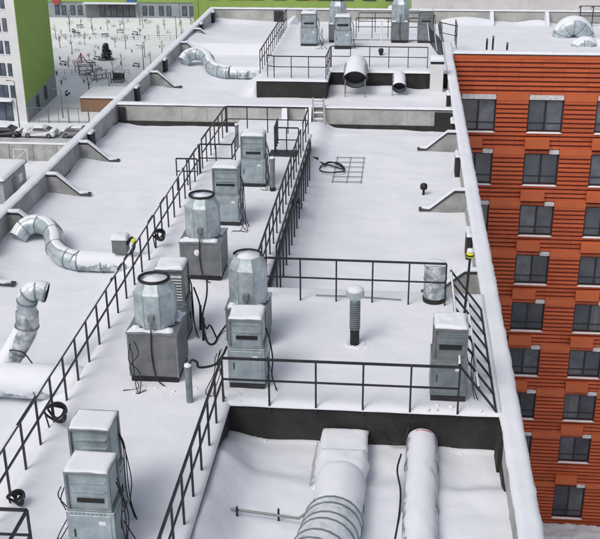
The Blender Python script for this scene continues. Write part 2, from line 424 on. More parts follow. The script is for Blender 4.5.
# courses of cladding
mb = MB(); st = .288; z = -.40; c = 0
while z > -35.6:
    z1 = z; z0 = z-st+.118
    # smooth band at each window head
    segs = [(OX0, OX1)]
    for (x, a, b) in wins:
        if z0 < a+.02 and z1 > b-.02:
            ns = []
            for (p, q) in segs:
                if x-.03 < q and x+WW+.03 > p:
                    if p < x-.03: ns.append((p, x-.03))
                    if q > x+WW+.03: ns.append((x+WW+.03, q))
                else: ns.append((p, q))
            segs = ns
    for (p, q) in segs:
        L = q-p; k = max(1, round(L/1.35)); 
        for i in range(k):
            e = .004*math.sin(c*7.1+i*3.3)
            mb.box(p+L*i/k+.006, p+L*(i+1)/k-.006, FY+e, FY+.071, z0, z1)
    z -= st; c += 1
mb.cur = 1
for (z1, z0) in rows:
    xx = [OX0]+[v for x in cols for v in (x-.03, x+WW+.03)]+[OX1]
    for i in range(0, len(xx), 2): mb.box(xx[i], xx[i+1], FY-.02, FY+.05, z1-.05, z1+.38)
opart(mb, 'cladding', [M['orange'], M['orange_flat']])
# windows
fr = MB(); d = FY+.17
W_ = WW; H_ = 2.0
def window_parts(w, h, seed):
    f = MB(); t = .07
    f.box(0, w, 0, .09, 0, t); f.box(0, w, 0, .09, h-t, h); f.box(0, t, 0, .09, t, h-t); f.box(w-t, w, 0, .09, t, h-t)
    f.box(w/2-.06, w/2+.06, 0, .09, t, h-t); f.box(t, w/2-.06, .01, .08, .42, .50); f.box(w/2+.06, w-t, .01, .08, .42, .50)
    return f
rnd = random.Random(3)
GL = [M['glass'], M['glass'], M['glass'], M['glass'], mat('window_glass_grey', (.05, .055, .07), .1, 0, (.13, .14, .17), .8, 5, .1, .9, spec=.8), mat('window_glass_dark', (.014, .016, .024), .06, 0, (.05, .055, .07), 1.1, 4, .1, .7, spec=.9), mat('glass_over_blind', (.07, .075, .09), .12, 0, (.13, .13, .145), .5, 3, .1, .5, stretch=(6, 1, .5), spec=.7)]  # paler and darker panes paint in varied reflections; one has a blind
for ri, (z1, z0) in enumerate(rows):
    for ci, x in enumerate(cols):
        h = z1-z0; f = MB(); t = .065; y = FY+.16
        f.box(x, x+WW, y, y+.09, z0, z0+t); f.box(x, x+WW, y, y+.09, z1-t, z1)
        f.box(x, x+t, y, y+.09, z0+t, z1-t); f.box(x+WW-t, x+WW, y, y+.09, z0+t, z1-t)
        f.box(x+WW/2-.06, x+WW/2+.06, y, y+.09, z0+t, z1-t)
        tz = z0+.48
        f.box(x+t, x+WW/2-.06, y+.01, y+.08, tz, tz+.06); f.box(x+WW/2+.06, x+WW-t, y+.01, y+.08, tz, tz+.06)
        wo = opart(f, 'window', M['wframe'])
        for a, b in ((x+t, x+WW/2-.06), (x+WW/2+.06, x+WW-t)):
            p = MB(); p.add([(a, y+.05+rnd.uniform(-.012, .012), z0+t), (b, y+.05+rnd.uniform(-.012, .012), z0+t), (b, y+.05+rnd.uniform(-.012, .012), z1-t), (a, y+.05+rnd.uniform(-.012, .012), z1-t)], [(0,1,2,3)])
            opart(p, 'pane', rnd.choice(GL), wo)
        s = MB(); snow_slab(s, x-.05, x+WW+.05, FY-.07, FY+.155, z0-.09, z0-.01, .2, .012, .05, .01, x+ri); opart(s, 'sill', M['sill'], wo)
        g = MB()
        if ri == 0: g.box(x+.02, x+WW-.02, FY-.02, FY+.06, z1+.03, z1+.33)
        else: g.box(x+WW-.62, x+WW-.02, FY-.03, FY+.06, z1+.03, z1+.30)
        opart(g, 'grille', M['grille'], wo)
        if ri >= 0 and ri < len(rows)-1:
            a = MB(); xb = x-.10 if True else x; nz1 = rows[ri+1][0]
            a.box(xb, xb+1.52, FY-.30, FY-.02, nz1+.42, nz1+1.12); opart(a, 'ac_box', M['orange_flat'], bevel=.015)  # boxed panel for the air conditioner below each window
mb = MB(); mb.box(11.0, 21.5, 61.2, FY+.06, -34.95, -34.75); opart(mb, 'entrance_canopy', M['grey_wall'])
mb = MB(); snow_slab(mb, 10.9, 21.6, 61.1, FY-.01, -34.75, -34.4, .2, .22, .35, .12, 6); opart(mb, 'canopy_snow', M['snow'])
mb = MB(); mb.box(OX0, OX1, FY-.02, FY+.35, -.38, -.165); opart(mb, 'parapet', M['orange'])
mb = MB(); mb.box(OX0, OX1, FY-.06, FY+.45, -.164, -.10); opart(mb, 'flashing', M['flash'])
mb = MB(); snow_slab(mb, OX0-.0, OX1, FY-.09, FY+.7, -.099, .02, .25, .03, .1, .02, 3); opart(mb, 'parapet_snow', M['snow'])
mb = MB(); zf = lambda x, y: -.92+.06*nz(x, y, .2, 2)+.025*nz(x, y, .9, 5)+.5*sstep(65.2, 63.8, y)+.3*sstep(77, 78.3, y)*(.4+max(0, nz(x, 0, .35, 2)*1.5))-.25*sstep(-.2, .3, nz(x, 2, .3, 3))*sstep(76, 78, y)
sheet(mb, 2.9, OX1, 63.7, 78.42, zf, .2); opart(mb, 'roof_snow', M['snow'])

# ------------------------------------------------------------------ railings
def railing(name, path, label, h=1.2, sp=1.06, posts=None, mid=.52, top_only=False, group='black steel railings on the roof', base=-.12, snow=False, last=True, first=True):
    P = [Vector(p) for p in path]; o = P[0]
    e = empty(name, tuple(o), label=label, cat='railing', group=group)
    L = [p-o for p in P]
    tb = MB(); mbb = MB()
    for a, b in zip(L[:-1], L[1:]):
        tb.bar(a+Vector((0,0,h)), b+Vector((0,0,h)), .055, .05); mbb.bar(a+Vector((0,0,h*mid)), b+Vector((0,0,h*mid)), .042, .038)
    tb.build('handrail', M['black'], e, origin=(0,0,0)); mbb.build('mid_rail', M['black'], e, origin=(0,0,0))
    n = 0
    for si, (a, b) in enumerate(zip(L[:-1], L[1:])):
        d = b-a; k = max(1, round(d.length/sp))
        for i in range(k+(1 if si == len(L)-2 and last else 0)):
            if i == 0 and si == 0 and not first: continue
            if n >= 100: break
            q = a+d*i/k; pm = MB(); pm.bar(q+Vector((0,0,base)), q+Vector((0,0,h-.02)), .045, .045); pm.build('post', M['black'], e, origin=(0,0,0)); n += 1
    if snow:
        sm = MB()
        for a, b in zip(L[:-1], L[1:]):
            d = b-a; k = int(d.length/.25); vs = []
            for i in range(k):
                t0 = i/k; q = a+d*t0; nn = nz(q.x, q.y, 1.6, 2)
                if nn > -.02:
                    q2 = a+d*(i+1)/k; sm.bar(q+Vector((0,0,h+.03)), q2+Vector((0,0,h+.03)), .035, .012+.02*nn)
        if sm.v: sm.build('snow', M['snow'], e, origin=(0,0,0))
    return e
LX, RX = -7.9, -4.05
railing('railing', [(LX, 15.3, 0), (LX, 38.85, 0)], 'long black railing on the west edge of the central snowy walkway', sp=.97, snow=True)
railing('railing', [(LX-.9, 15.2, 0), (-6.7, 15.25, 0), (-6.72, 13.2, 0), (-6.72, 10.0, 0)], 'railing bent round the stair opening at the near end of the walkway', sp=1.0)
railing('railing', [(RX, 9.0, 0), (RX, 21.40, 0)], 'railing along the walkway beside the sunken bay with the big duct', sp=.98, base=-.55, last=False)
railing('railing', [(RX, 21.43, 0), (1.62, 21.43, 0)], 'railing on top of the black wall above the big snowy duct', sp=1.056, base=-.2)
railing('railing', [(-3.78, 27.36, 0), (1.5, 27.30, 0)], 'railing across the roof between the corrugated vent and the open snowfield', sp=1.066, h=1.32, mid=.55)
railing('railing', [(RX, 27.85, 0), (RX, 41.3, 0)], 'railing on the east edge of the walkway beside the open snowfield', sp=.96)
railing('railing', [(-3.62, 29.0, -.25), (-3.62, 40.6, -.25)], 'lower outer railing of the steps down to the open snowfield', sp=.9, h=1.25, base=-.7)
railing('railing', [(LX+.02, 38.95, 0), (-6.58, 38.98, 0), (-6.58, 40.5, 0)], 'railing bent round the stair opening west of the tall grey box unit', sp=.7, last=False)
railing('railing', [(LX-.02, 39.6, 0), (LX+.1, 44.85, 0)], 'short railing west of the grey stub pipe near the cross wall', sp=.9)
railing('railing', [(LX+.15, 44.88, 0), (RX, 44.85, 0), (RX, 42.3, 0)], 'railing across the far end of the walkway before the grey cross wall', sp=1.05)
railing('railing', [(-5.25, 43.3, 0), (-5.22, 41.9, 0), (-4.2, 41.9, 0)], 'low railing round the dark steel step plate', sp=.55, h=1.1)
railing('railing', [(LX-.95, 38.9, -.5), (LX-.1, 38.9, -.5)], 'landing rail hung outside the west edge of the walkway', sp=.45, h=1.1, base=-.5)
railing('railing', [(-7.85, 57.0, 0), (-7.85, 70.8, 0)], 'railing on the west edge of the deck beyond the cross wall', sp=.97)
railing('railing', [(-7.3, 56.0, 0), (-6.9, 55.7, 0), (-4.05, 55.7, 0), (-4.0, 58.5, 0)], 'railing on the dark step wall beside the snow dusted ladder', sp=1.1)
railing('railing', [(-3.95, 58.6, 0), (1.52, 58.55, 0)], 'railing above the two round duct mouths', sp=1.1)
railing('railing', [(-2.95, 67.8, 0), (1.2, 67.85, 0), ], 'short railing behind the farthest grey fan', sp=1.0)
railing('railing', [(-2.95, 71.5, -.3), (1.6, 71.6, -.3)], 'railing nearest the rear parapet of the roof', sp=1.1)
railing('railing', [(2.45, 67.8, -.3), (2.55, 66.3, -.1), (3.5, 66.3, -.3), (3.5, 68.6, -.3)], 'bent guard rail where the roof meets the orange wing', sp=1.0, h=1.3)
# slanting railings that lean against the east parapet
def lean_rail(y0, y1, xt, xb, zt, label, n, zb=.0):
    e = empty('leaning_railing', (xb, y0, 0), label=label, cat='railing', group='railings leaning in from the east parapet')
    L = y1-y0
    for nm, f in (('handrail', 1.0), ('mid_rail', .5)):
        q = MB(); x = (xt-xb)*f; z = zb+(zt-zb)*f
        q.bar((x, 0, z), (x, L, z), .06); q.build(nm, M['black'], e, origin=(0,0,0))
        q = MB(); snow_slab(q, x-.03, x+.03, .05, L-.1, z+.027, z+.045, .12, .01, .02, .012, y0); q.build('snow', M['snow'], e, origin=(0,0,0))
    for i in range(n+1):
        q = MB(); y = L*i/n; q.bar((0, y, zb), (xt-xb, y, zt), .05); q.build('post', M['black'], e, origin=(0,0,0))
    q = MB(); q.bar((-.02, 0, .02), (-.02, L, .02), .05); q.build('foot_rail', M['black'], e, origin=(0,0,0))
lean_rail(21.5, 27.1, 1.62, 2.55, 1.2, 'slanting black railing propped inside the east parapet by the last grey unit', 7)
lean_rail(60.2, 66.2, 1.62, 2.55, 1.2, 'slanting black railing beside the far white chimney box', 9)

# ------------------------------------------------------------------ machines
def cable(pts, r=.022, seg=5, n=6, m='rubber'):
    mb = MB(); mb.tube(spline(pts, seg), r, n); return mb
UN = [0]
def box_unit(x, y, z, w, dp, h, label, louvre=False, dark=False, snowy=.05, rz=0, group='stacked grey ventilation boxes', slot='dark'):
    e = empty('ventilation_unit', (x, y, z), rz, label, 'ventilation unit', group)
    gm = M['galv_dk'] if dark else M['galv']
    q = MB(); q.box(-w/2+.02, w/2-.02, 0, dp, 0, .14); q.build('plinth', M['black'], e, origin=(0,0,0))
    hs = 1.12
    q = MB(); q.box(-w/2, w/2, 0, dp, .14, hs)
    q.build('lower_cabinet', gm, e, .012, origin=(0,0,0))
    q = MB(); q.box(-w/2+.07, w/2-.07, -.014, -.001, .22, hs-.08); q.box(w/2+.001, w/2+.012, .08, dp-.08, .24, hs-.1)
    pn = q.build('access_panel', gm, e, .006, origin=(0,0,0))
    q = MB(); 
    for i in range(9): q.box(-w/2+.10+i*(w-.2)/9, -w/2+.12+i*(w-.2)/9, -.018, -.0, hs-.055, hs-.04)
    q.build('rivets', M['galv_dk'], e, origin=(0,0,0))
    q = MB(); q.box(-w/2+.14, -w/2+.16, -.035, -.014, .55, .72); q.box(w/2+.012, w/2+.03, dp*.5-.02, dp*.5+.02, .5, .7); q.build('handle', M['rubber'], e, origin=(0,0,0))
    q = MB(); q.box(w/2-.30, w/2-.17, -.019, -.0145, hs-.28, hs-.20); q.build('rating_plate', M['sill'], e, origin=(0,0,0))
    # upper cabinet with corner posts
    u0 = hs+.03; wi = w*.92; di = dp*.94
    q = MB(); q.box(-wi/2+.03, wi/2-.03, .05, di-.03, u0-.03, h-.04); up = q.build('upper_cabinet', gm, e, origin=(0,0,0))
    q = MB()
    for sx in (-1, 1):
        for yy in (.03, di): q.box(sx*wi/2-.05 if sx > 0 else -wi/2, sx*wi/2 if sx > 0 else -wi/2+.05, yy-.03, yy+.05, u0, h-.02)
    q.box(-wi/2-.005, wi/2+.005, -.005, di+.055, u0-.028, u0+.012); q.box(-wi/2-.002, wi/2+.002, -.002, di+.052, h-.055, h-.002)
    q.build('corner_frame', M['galv_dk'] if not dark else M['gbox'], e, .004, origin=(0,0,0))
    if louvre:
        q = MB()
        k = 9
        for i in range(k):
            zz = u0+.10+i*(h-u0-.2)/k
            q.add([(-wi/2+.06, .045, zz), (wi/2-.06, .045, zz), (wi/2-.06, -.005, zz-.05), (-wi/2+.06, -.005, zz-.05), (-wi/2+.06, .0, zz-.06), (wi/2-.06, .0, zz-.06)], [(0,1,2,3),(3,2,5,4)])
        q.build('louvre', M['galv_dk'], e, origin=(0,0,0))
    else:
        UN[0] += 1; v_ = UN[0] % 4; zz = u0+(.24, .16, .30, .20)[v_]; q = MB(); q.box(-wi/2+(.14,.2,.12,.18)[v_], wi/2-.14, .03, .048, zz, zz+(.12,.09,.13,.10)[v_]); q.build('air_slot', M['rubber'], e, origin=(0,0,0))
        q = MB()
        for i in range(3):
            zz = u0+.20+i*.2+.19
            if zz > h-.13: break
            q.box(-wi/2+.10, wi/2-.10, .02, .049, zz, zz+.03)
        q.build('panel_rib', gm, e, origin=(0,0,0))
    if snowy:
        q = MB(); snow_slab(q, -wi/2+.01, wi/2-.01, 0.01, di+.04, h, h+snowy, .07, snowy*.5, .05, .035, x+y); q.build('snow', M['snow'], e, origin=(0,0,0))
    # wiring
    rr = random.Random(int(x*100+y))
    q = MB()
    for i in range(3):
        xo = w/2+.04+rr.uniform(0, .06); yo = rr.uniform(.05, .4)
        q.tube(spline([(xo-.04, yo, h-.3), (xo+.05, yo-.03, h-.6), (xo+.02+rr.uniform(-.02, .1), yo+rr.uniform(-.06, .06), .8), (xo+.10, yo-.1, .35), (xo+.16+rr.uniform(0, .1), yo-.2, .03)], 5), .011, 6)
    q.build('cable', M['rubber'], e, origin=(0,0,0))
    return e
box_unit(-5.53, 37.38, 0, .98, .8, 2.02, 'grey box unit farthest along the walkway with smooth snow cap', snowy=.08)
box_unit(-5.88, 33.2, 0, .98, .8, 2.1, 'grey box unit standing beyond the octagonal fan on the broad dark box', snowy=.06)
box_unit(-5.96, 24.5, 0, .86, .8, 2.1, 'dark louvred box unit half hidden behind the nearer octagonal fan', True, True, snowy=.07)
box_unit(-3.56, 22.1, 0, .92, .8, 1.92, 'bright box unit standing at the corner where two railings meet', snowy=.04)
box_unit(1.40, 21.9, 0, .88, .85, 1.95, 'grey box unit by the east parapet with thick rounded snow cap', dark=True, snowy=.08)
box_unit(-5.55, 15.4, 0, .93, .72, 2.0, 'nearest stacked box unit with thin frosted lid and black cables', snowy=.015)
box_unit(-5.80, 16.5, 0, .90, .74, 2.22, 'taller stacked box directly behind the nearest box unit', snowy=.015)
box_unit(-5.78, 64.5, 0, 1.05, .8, 2.0, 'snow capped grey box beyond the cross wall at the dark step wall', snowy=.1)
box_unit(-3.6, 63.7, 0, 1.05, .8, 1.95, 'grey box with diagonal cable on its front beyond the cross wall', snowy=.08)
box_unit(1.5, 65.9, 0, 1.0, .8, 2.0, 'dull grey box farthest east beside the yellow beacon post', dark=True, snowy=.05)

def fan_unit(x, y, z, w, hb, label, hood_h=1.25, r=.52, snow_in=True, arc=False, base_dark=True):
    e = empty('roof_fan', (x, y, z), 0, label, 'roof fan', 'octagonal roof fans on grey boxes')
    q = MB(); q.box(-w/2+.03, w/2-.03, .03, w-.03, 0, .16); q.build('plinth', M['rubber'], e, origin=(0,0,0))
    q = MB(); q.box(-w/2, w/2, 0, w, .16, hb); bx = q.build('fan_box', M['gbox'], e, .02, origin=(0,0,0))
    q = MB(); q.box(-w/2-.02, w/2+.02, -.02, w+.02, hb-.03, hb+.015); q.box(-w/2-.003, -w/2+.035, -.005, .035, .16, hb-.03); q.box(w/2-.035, w/2+.003, -.005, .035, .16, hb-.03)
    q.build('box_trim', M['galv_dk'], e, origin=(0,0,0))
    c = (0, w/2, hb)
    q = MB(); q.lathe(c, [(r*.98, .05), (r*1.0, .09), (r*1.0, hood_h*.74), (r*.70, hood_h*.95), (r*.66, hood_h*.955), (r*.62, hood_h*.80)], 8, False, .5, cap=False)
    q.build('hood', M['galv_lt'], e, origin=(0,0,0))
    q = MB()
    for j in range(8):
        a = 2*math.pi*(j+.5)/8; p = Vector((math.cos(a), math.sin(a), 0))
        q.bar(Vector(c)+p*r*1.0+Vector((0,0,.06)), Vector(c)+p*r*1.0+Vector((0,0,hood_h*.74)), .022)
    q.build('seam', M['galv'], e, origin=(0,0,0))
    q = MB()
    for j in range(10):
        a = 2*math.pi*j/10; p = Vector((math.cos(a), math.sin(a), 0))*r*.85; q.bar(Vector(c)+p+Vector((0,0,.0)), Vector(c)+p+Vector((0,0,.07)), .03)
    q.build('bracket', M['black'], e, origin=(0,0,0))
    k0, k1 = (0, 24) if not arc else (0, 12)
    q = MB(); pts = [(c[0]+math.cos(2*math.pi*i/24)*r*.70, c[1]+math.sin(2*math.pi*i/24)*r*.66, hb+hood_h*.96+.01) for i in range(k0, k1+1)]
    q.tube(pts, .032 if arc else .04, 8, cap=arc); q.build('rim', M['rubber'], e, origin=(0,0,0))
    q = MB(); q.lathe(c, [(r*.66, hood_h*.88), (r*.45, hood_h*.95), (.02, hood_h*.99)], 16, True, 0, cap=False); q.build('snow', M['snow'], e, origin=(0,0,0))
    q = MB(); snow_slab(q, -w/2+.02, w/2-.25, w*.02, w*.20, hb+.016, hb+.05, .06, .04, .05, .06, x+y); snow_slab(q, w*.12, w/2-.01, w*.55, w-.02, hb+.016, hb+.06, .07, .05, .06, .07, x)
    q.lathe((w*.33, .14, hb+.01), [(.13, .0), (.11, .06), (.02, .09)], 9, True, 0, cap=False); q.lathe((-w*.36, .25, hb+.01), [(.12, .0), (.10, .05), (.02, .07)], 9, True, 0, cap=False)
    q.build('snow', M['snow'], e, origin=(0,0,0))
    q = MB(); q.box(-.07, .07, .5*w-r-.13, .5*w-r*.95, hb+.32, hb+.46); q.tube([(0, .5*w-r-.07, hb+.32), (0, .5*w-r-.09, hb+.12)], .045, 8)
    q.build('junction_box', M['steel'], e, origin=(0,0,0))
    q = MB(); q.tube(spline([(0, .5*w-r-.09, hb+.14), (.0, -.03, hb+.03), (-.02, -.035, hb*.6), (.03, -.045, .3), (.12, -.12, .12), (.3, -.2, .02)], 5), .017, 6); q.build('cable', M['rubber'], e, origin=(0,0,0))
    q = MB()
    q.lathe((-.05 if w < 1.2 else .0, -.001, hb*.63), [(.001, 0), (.001, 0)], 4) if False else None
    return e
fa = fan_unit(-5.90, 28.5, 0, 1.27, 1.25, 'octagonal fan with full black rim on the broad dark box in mid walkway', 1.38, .53)
q = MB(); q.lathe((-.1, 0, 0), [(.10, 0), (.07, .02), (.01, .025)], 9, True, 0, cap=False)
q.v = [(v[0], -.004-v[2], .92+v[1]*1.1) for v in q.v]; q.build('frost_patch', M['snow'], fa, origin=(0,0,0))
fan_unit(-5.93, 22.2, 0, 1.26, 1.38, 'octagonal fan nearest the long west railing with dark box and vertical cable', 1.28, .53)
fan_unit(-3.88, 24.3, 0, 1.10, 1.10, 'tall octagonal fan behind the bright corner box unit', 1.42, .52, arc=True)
fan_unit(-.10, 65.8, 0, 1.14, 1.30, 'farthest octagonal fan on a grey box before the rear parapet', 1.45, .58)
fan_unit(-4.05, 65.6, 0, 1.1, 1.15, 'octagonal fan just behind the pair of far boxes', 1.5, .55)

# corrugated vent stack
e = empty('vent_stack', (-1.0, 24.7, 0), label='corrugated vent pipe with flared snow capped head standing alone on the snow', cat='vent')
q = MB(); q.lathe((0,0,0), [(.125, -.1), (.125, .46)], 20); q.build('base_sleeve', M['rubber'], e, origin=(0,0,0))
q = MB(); pr = []
for i in range(13): pr += [(.112, .46+i*.064), (.145, .47+i*.064), (.145, .498+i*.064), (.112, .508+i*.064)]
q.lathe((0,0,0), pr, 20, False); q.build('corrugated_pipe', M['galv_dk'], e, origin=(0,0,0))
q = MB(); q.lathe((0,0,0), [(.11, 1.24), (.12, 1.30), (.235, 1.42), (.245, 1.45), (.235, 1.58), (.2, 1.60)], 8, False); q.build('head', M['galv_lt'], e, origin=(0,0,0))
q = MB(); q.lathe((0,0,0), [(.22, 1.59), (.22, 1.64), (.17, 1.68), (.08, 1.70), (.01, 1.70)], 16, True, 0, cap=False); q.build('snow', M['snow'], e, origin=(0,0,0))
# melted ring at its foot
q = MB(); q.lathe((0,0,.0), [(.32, .0), (.28, .035), (.2, .03), (.13, .0)], 20, True, 0, cap=False); q.build('snow_collar', M['snow'], e, origin=(0,0,0))

# rectangular riser at the railing end
e = empty('exhaust_riser', (1.21, 27.42, 0), label='rounded grey exhaust riser with dark foot behind the railing end', cat='vent')
q = MB(); q.tube([(0,.25,.12),(0,.25,1.16)], [.33,.33], 20); q.build('body', M['foil'], e, origin=(0,0,0))
q = MB(); q.tube([(0,.25,-.05),(0,.25,.13)], [.345,.345], 20); q.build('foot', M['rubber'], e, origin=(0,0,0))
q = MB(); q.tube([(0,.25,.68),(0,.25,.72)], [.345,.345], 20); q.build('band', M['galv_dk'], e, origin=(0,0,0))
q = MB(); q.lathe((0,.25,1.16), [(.33,0),(.31,.03),(.2,.05),(.01,.05)], 20, True, 0, cap=False); q.build('snow', M['snow'], e, origin=(0,0,0))

# beacon posts
def beacon(x, y, z, h, lean, label):
    e = empty('beacon_post', (x, y, z), label=label, cat='lamp post', group='black posts with yellow beacons')
    q = MB(); q.tube([(0,0,-.05),(lean,0,h)], .035, 8); q.build('pole', M['rubber'], e, origin=(0,0,0))
    q = MB(); q.lathe((lean,0,h), [(.05,0),(.11,.03),(.11,.16),(.05,.19)], 12); q.build('beacon', M['yellow'], e, origin=(0,0,0))
    q = MB(); q.lathe((lean,0,h), [(.115,.07),(.118,.09),(.115,.11)], 12); q.build('band', M['rubber'], e, origin=(0,0,0))
    q = MB(); q.lathe((lean,0,h+.19), [(.10,0),(.09,.07),(.01,.09)], 10, True, 0, cap=False); q.build('snow', M['snow'], e, origin=(0,0,0))
beacon(2.0, 26.3, 0, 1.95, .07, 'thin black post with striped yellow beacon beside the east parapet')
beacon(2.02, 66.2, 0, 1.6, -.03, 'far thin post with yellow beacon beside the grey boxes')

# stub pipes and small vents
def stub(x, y, z, h, r, m, label, cap=True, group='stub pipes standing on the walkway', blk=.0):
    e = empty('stub_pipe', (x, y, z), label=label, cat='pipe', group=group)
    q = MB(); q.lathe((0,0,0), [(r, -.1), (r, h)], 14); q.build('pipe', M[m], e, origin=(0,0,0))
    q = MB(); q.lathe((0,0,0), [(r*1.12, h-.12), (r*1.15, h-.02)], 14); q.build('collar', M['galv_dk'], e, origin=(0,0,0))
    if cap: q = MB(); q.lathe((0,0,h), [(r*1.1, 0), (r, .05), (.01, .07)], 12, True, 0, cap=False); q.build('snow', M['snow'], e, origin=(0,0,0))
    if blk: q = MB(); q.lathe((0,0,0), [(r*1.15, -.1), (r*1.15, blk)], 14); q.build('foot', M['rubber'], e, origin=(0,0,0))
stub(-4.86, 21.33, 0, 1.0, .085, 'galv_dk', 'grey stub pipe with a cable elbow beside the near walkway fan')
stub(-6.55, 18.6, 0, 1.25, .09, 'galv', 'pale stub pipe rising behind the two nearest stacked boxes')
stub(-6.95, 42.6, 0, 1.0, .08, 'galv_dk', 'stub pipe near the cross wall at the far walkway end')
stub(-4.72, 37.0, 0, 1.3, .10, 'galv_dk', 'stub pipe right beside the farthest walkway box unit', blk=.15)
stub(5.42, 66.3, -.5, .75, .06, 'rubber', 'black stub pipe on the orange wing roof, first of a close pair', False, 'black stub pipes on the orange wing roof')
stub(5.85, 66.9, -.55, .85, .06, 'rubber', 'slightly taller black stub pipe of the close pair on the wing roof', False, 'black stub pipes on the orange wing roof')
stub(6.65, 65.8, -.5, .6, .06, 'rubber', 'short black stub pipe standing apart on the wing roof', False, 'black stub pipes on the orange wing roof')
e = empty('mushroom_vent', (1.1, 39.9, -1.02), label='small black mushroom vent alone in the open snowfield', cat='vent')
q = MB(); q.lathe((0,0,0), [(.05,-.05),(.05,.28)], 10); q.build('neck', M['rubber'], e, origin=(0,0,0))
q = MB(); q.lathe((0,0,.24), [(.05,-.02),(.14,.0),(.15,.10),(.13,.2),(.06,.24)], 12); q.build('cap', M['rubber'], e, origin=(0,0,0))
e = empty('mushroom_vent', (-1.19, 62.1, 0), label='small black vent on the far deck behind the railing', cat='vent')
q = MB(); q.lathe((0,0,0), [(.10,-.05),(.10,.12),(.15,.14),(.15,.34),(.1,.4)], 12); q.build('cap', M['rubber'], e, origin=(0,0,0))
q = MB(); q.lathe((0,0,.4), [(.04,0),(.04,1.6)], 8); q.box(-.3,.3,-.03,.03,1.95,2.0); q.build('mast', M['sill'], e, origin=(0,0,0))

# ------------------------------------------------------------------ ducts
def duct(name, pts, r, label, m='foil', seg=5, snow=70, th=.07, flanges=(), open_end=False, group='insulated air ducts on the roof', n=22, k=0, legs=()):
    P = spline(pts, seg); o = P[0].copy()
    e = empty(name, tuple(o), label=label, cat='duct', group=group)
    Q = [p-o for p in P]
    q = MB()
    # mitred segments read as facets along the bend
    q.tube(Q, r, n, cap=not open_end); q.build('pipe', M[m], e, origin=(0,0,0))
    for t in flanges:
        i = min(len(Q)-2, int(t*(len(Q)-1))); d = (Q[i+1]-Q[i]).normalized()
        f = MB(); rr = r if not isinstance(r, list) else r[i]
        f.ring(Q[i], d, rr-.03, rr+.022, .02, n); f.build('flange', M['galv_dk'], e, origin=(0,0,0))
    if snow:
        f = MB(); snow_on_tube(f, Q, r if not isinstance(r, list) else max(r), snow, th, 10, k)
        if f.v: f.build('snow', M['snow'], e, fixn=False, origin=(0,0,0))
    if open_end:
        d = (Q[-1]-Q[-2]).normalized(); f = MB(); f.tube([Q[-1]-d*.35, Q[-1]-d*.34], (r if not isinstance(r, list) else r[-1])-.012, n); f.ring(Q[-1]-d*.01, d, r-.04, r+.004, .01, n); f.build('mouth', M['rubber'], e, origin=(0,0,0))  # black disc set inside the open end paints in the dark interior
    for (lx, ly, lz0, lz1) in legs:
        f = MB(); f.bar(Vector((lx, ly, lz0))-o, Vector((lx, ly, lz1))-o, .05); f.build('leg', M['steel'], e, origin=(0,0,0))
    return e
duct('air_duct', [(-13.62, 33.45, -.80), (-13.45, 33.7, -.55), (-13.15, 33.85, -.42), (-12.7, 33.75, -.40), (-12.3, 33.35, -.44), (-12.0, 32.75, -.52), (-11.75, 32.1, -.60), (-11.35, 31.6, -.66), (-10.75, 31.32, -.70), (-10.7, 31.31, -.70)], .34,
     'silver foil duct snaking from the west parapet beside a buttress', flanges=(.12, .3, .5, .68, .84, .97), snow=26, th=.015, m='galv_lt', k=1)
duct('air_duct', [(-10.7, 31.3, -.71), (-9.6, 31.3, -.71), (-7.9, 31.25, -.71)], .335, 'snow covered straight duct run reaching the walkway behind the junction box', snow=85, th=.05, flanges=(.06, .4, .75), k=2)
duct('air_duct', [(-13.5, 62.9, -.75), (-13.25, 63.2, -.46), (-12.8, 63.4, -.34), (-12.2, 63.1, -.38), (-11.8, 62.3, -.48), (-11.5, 61.3, -.58), (-11.0, 60.4, -.64), (-10.4, 59.9, -.66), (-10.0, 59.75, -.66)], .39,
     'silver duct snaking from the west parapet beyond the cross wall', flanges=(.12, .3, .5, .68, .84, .97), snow=30, th=.02, m='galv_lt', k=3)
duct('air_duct', [(-10.0, 59.75, -.67), (-9.2, 59.75, -.67), (-7.9, 59.75, -.67)], .36, 'straight duct run reaching the far deck beyond the cross wall', snow=60, th=.04, flanges=(.3, .65), k=4)
duct('air_duct', [(-14.0, 22.95, -.52), (-12, 22.9, -.52), (-10, 22.85, -.52), (-8.0, 22.8, -.52)], .44, 'fat white duct buried in snow beneath the silver riser', snow=105, th=.06, m='foil', flanges=(.40, .62, .8), k=5)
duct('duct_riser', [(-10.35, 23.0, -.40), (-9.98, 23.35, .12), (-9.65, 23.5, .70), (-9.57, 23.5, 1.2)], .30, 'snow plastered lower elbow of the silver riser', snow=60, th=.04, m='foil', k=6, flanges=(.35, .75,))
duct('duct_riser', [(-9.57, 23.5, 1.1), (-9.55, 23.5, 1.45), (-9.45, 23.5, 1.70), (-9.25, 23.52, 1.82), (-8.98, 23.55, 1.76)], .255, 'upper silver elbow of the riser with its mouth turned east', snow=50, th=.02, m='galv_lt', k=7, flanges=(.02, .3, .52, .76, .99), open_end=True)
q = MB(); q.tube(spline([(-9.95, 22.95, .35), (-9.6, 22.95, .3), (-9.4, 23.0, -.05), (-9.25, 23.0, -.2)], 4), .02, 6); tag(q.build('strap', M['rubber']), 'loose black strap across the snowy lower elbow', 'strap')
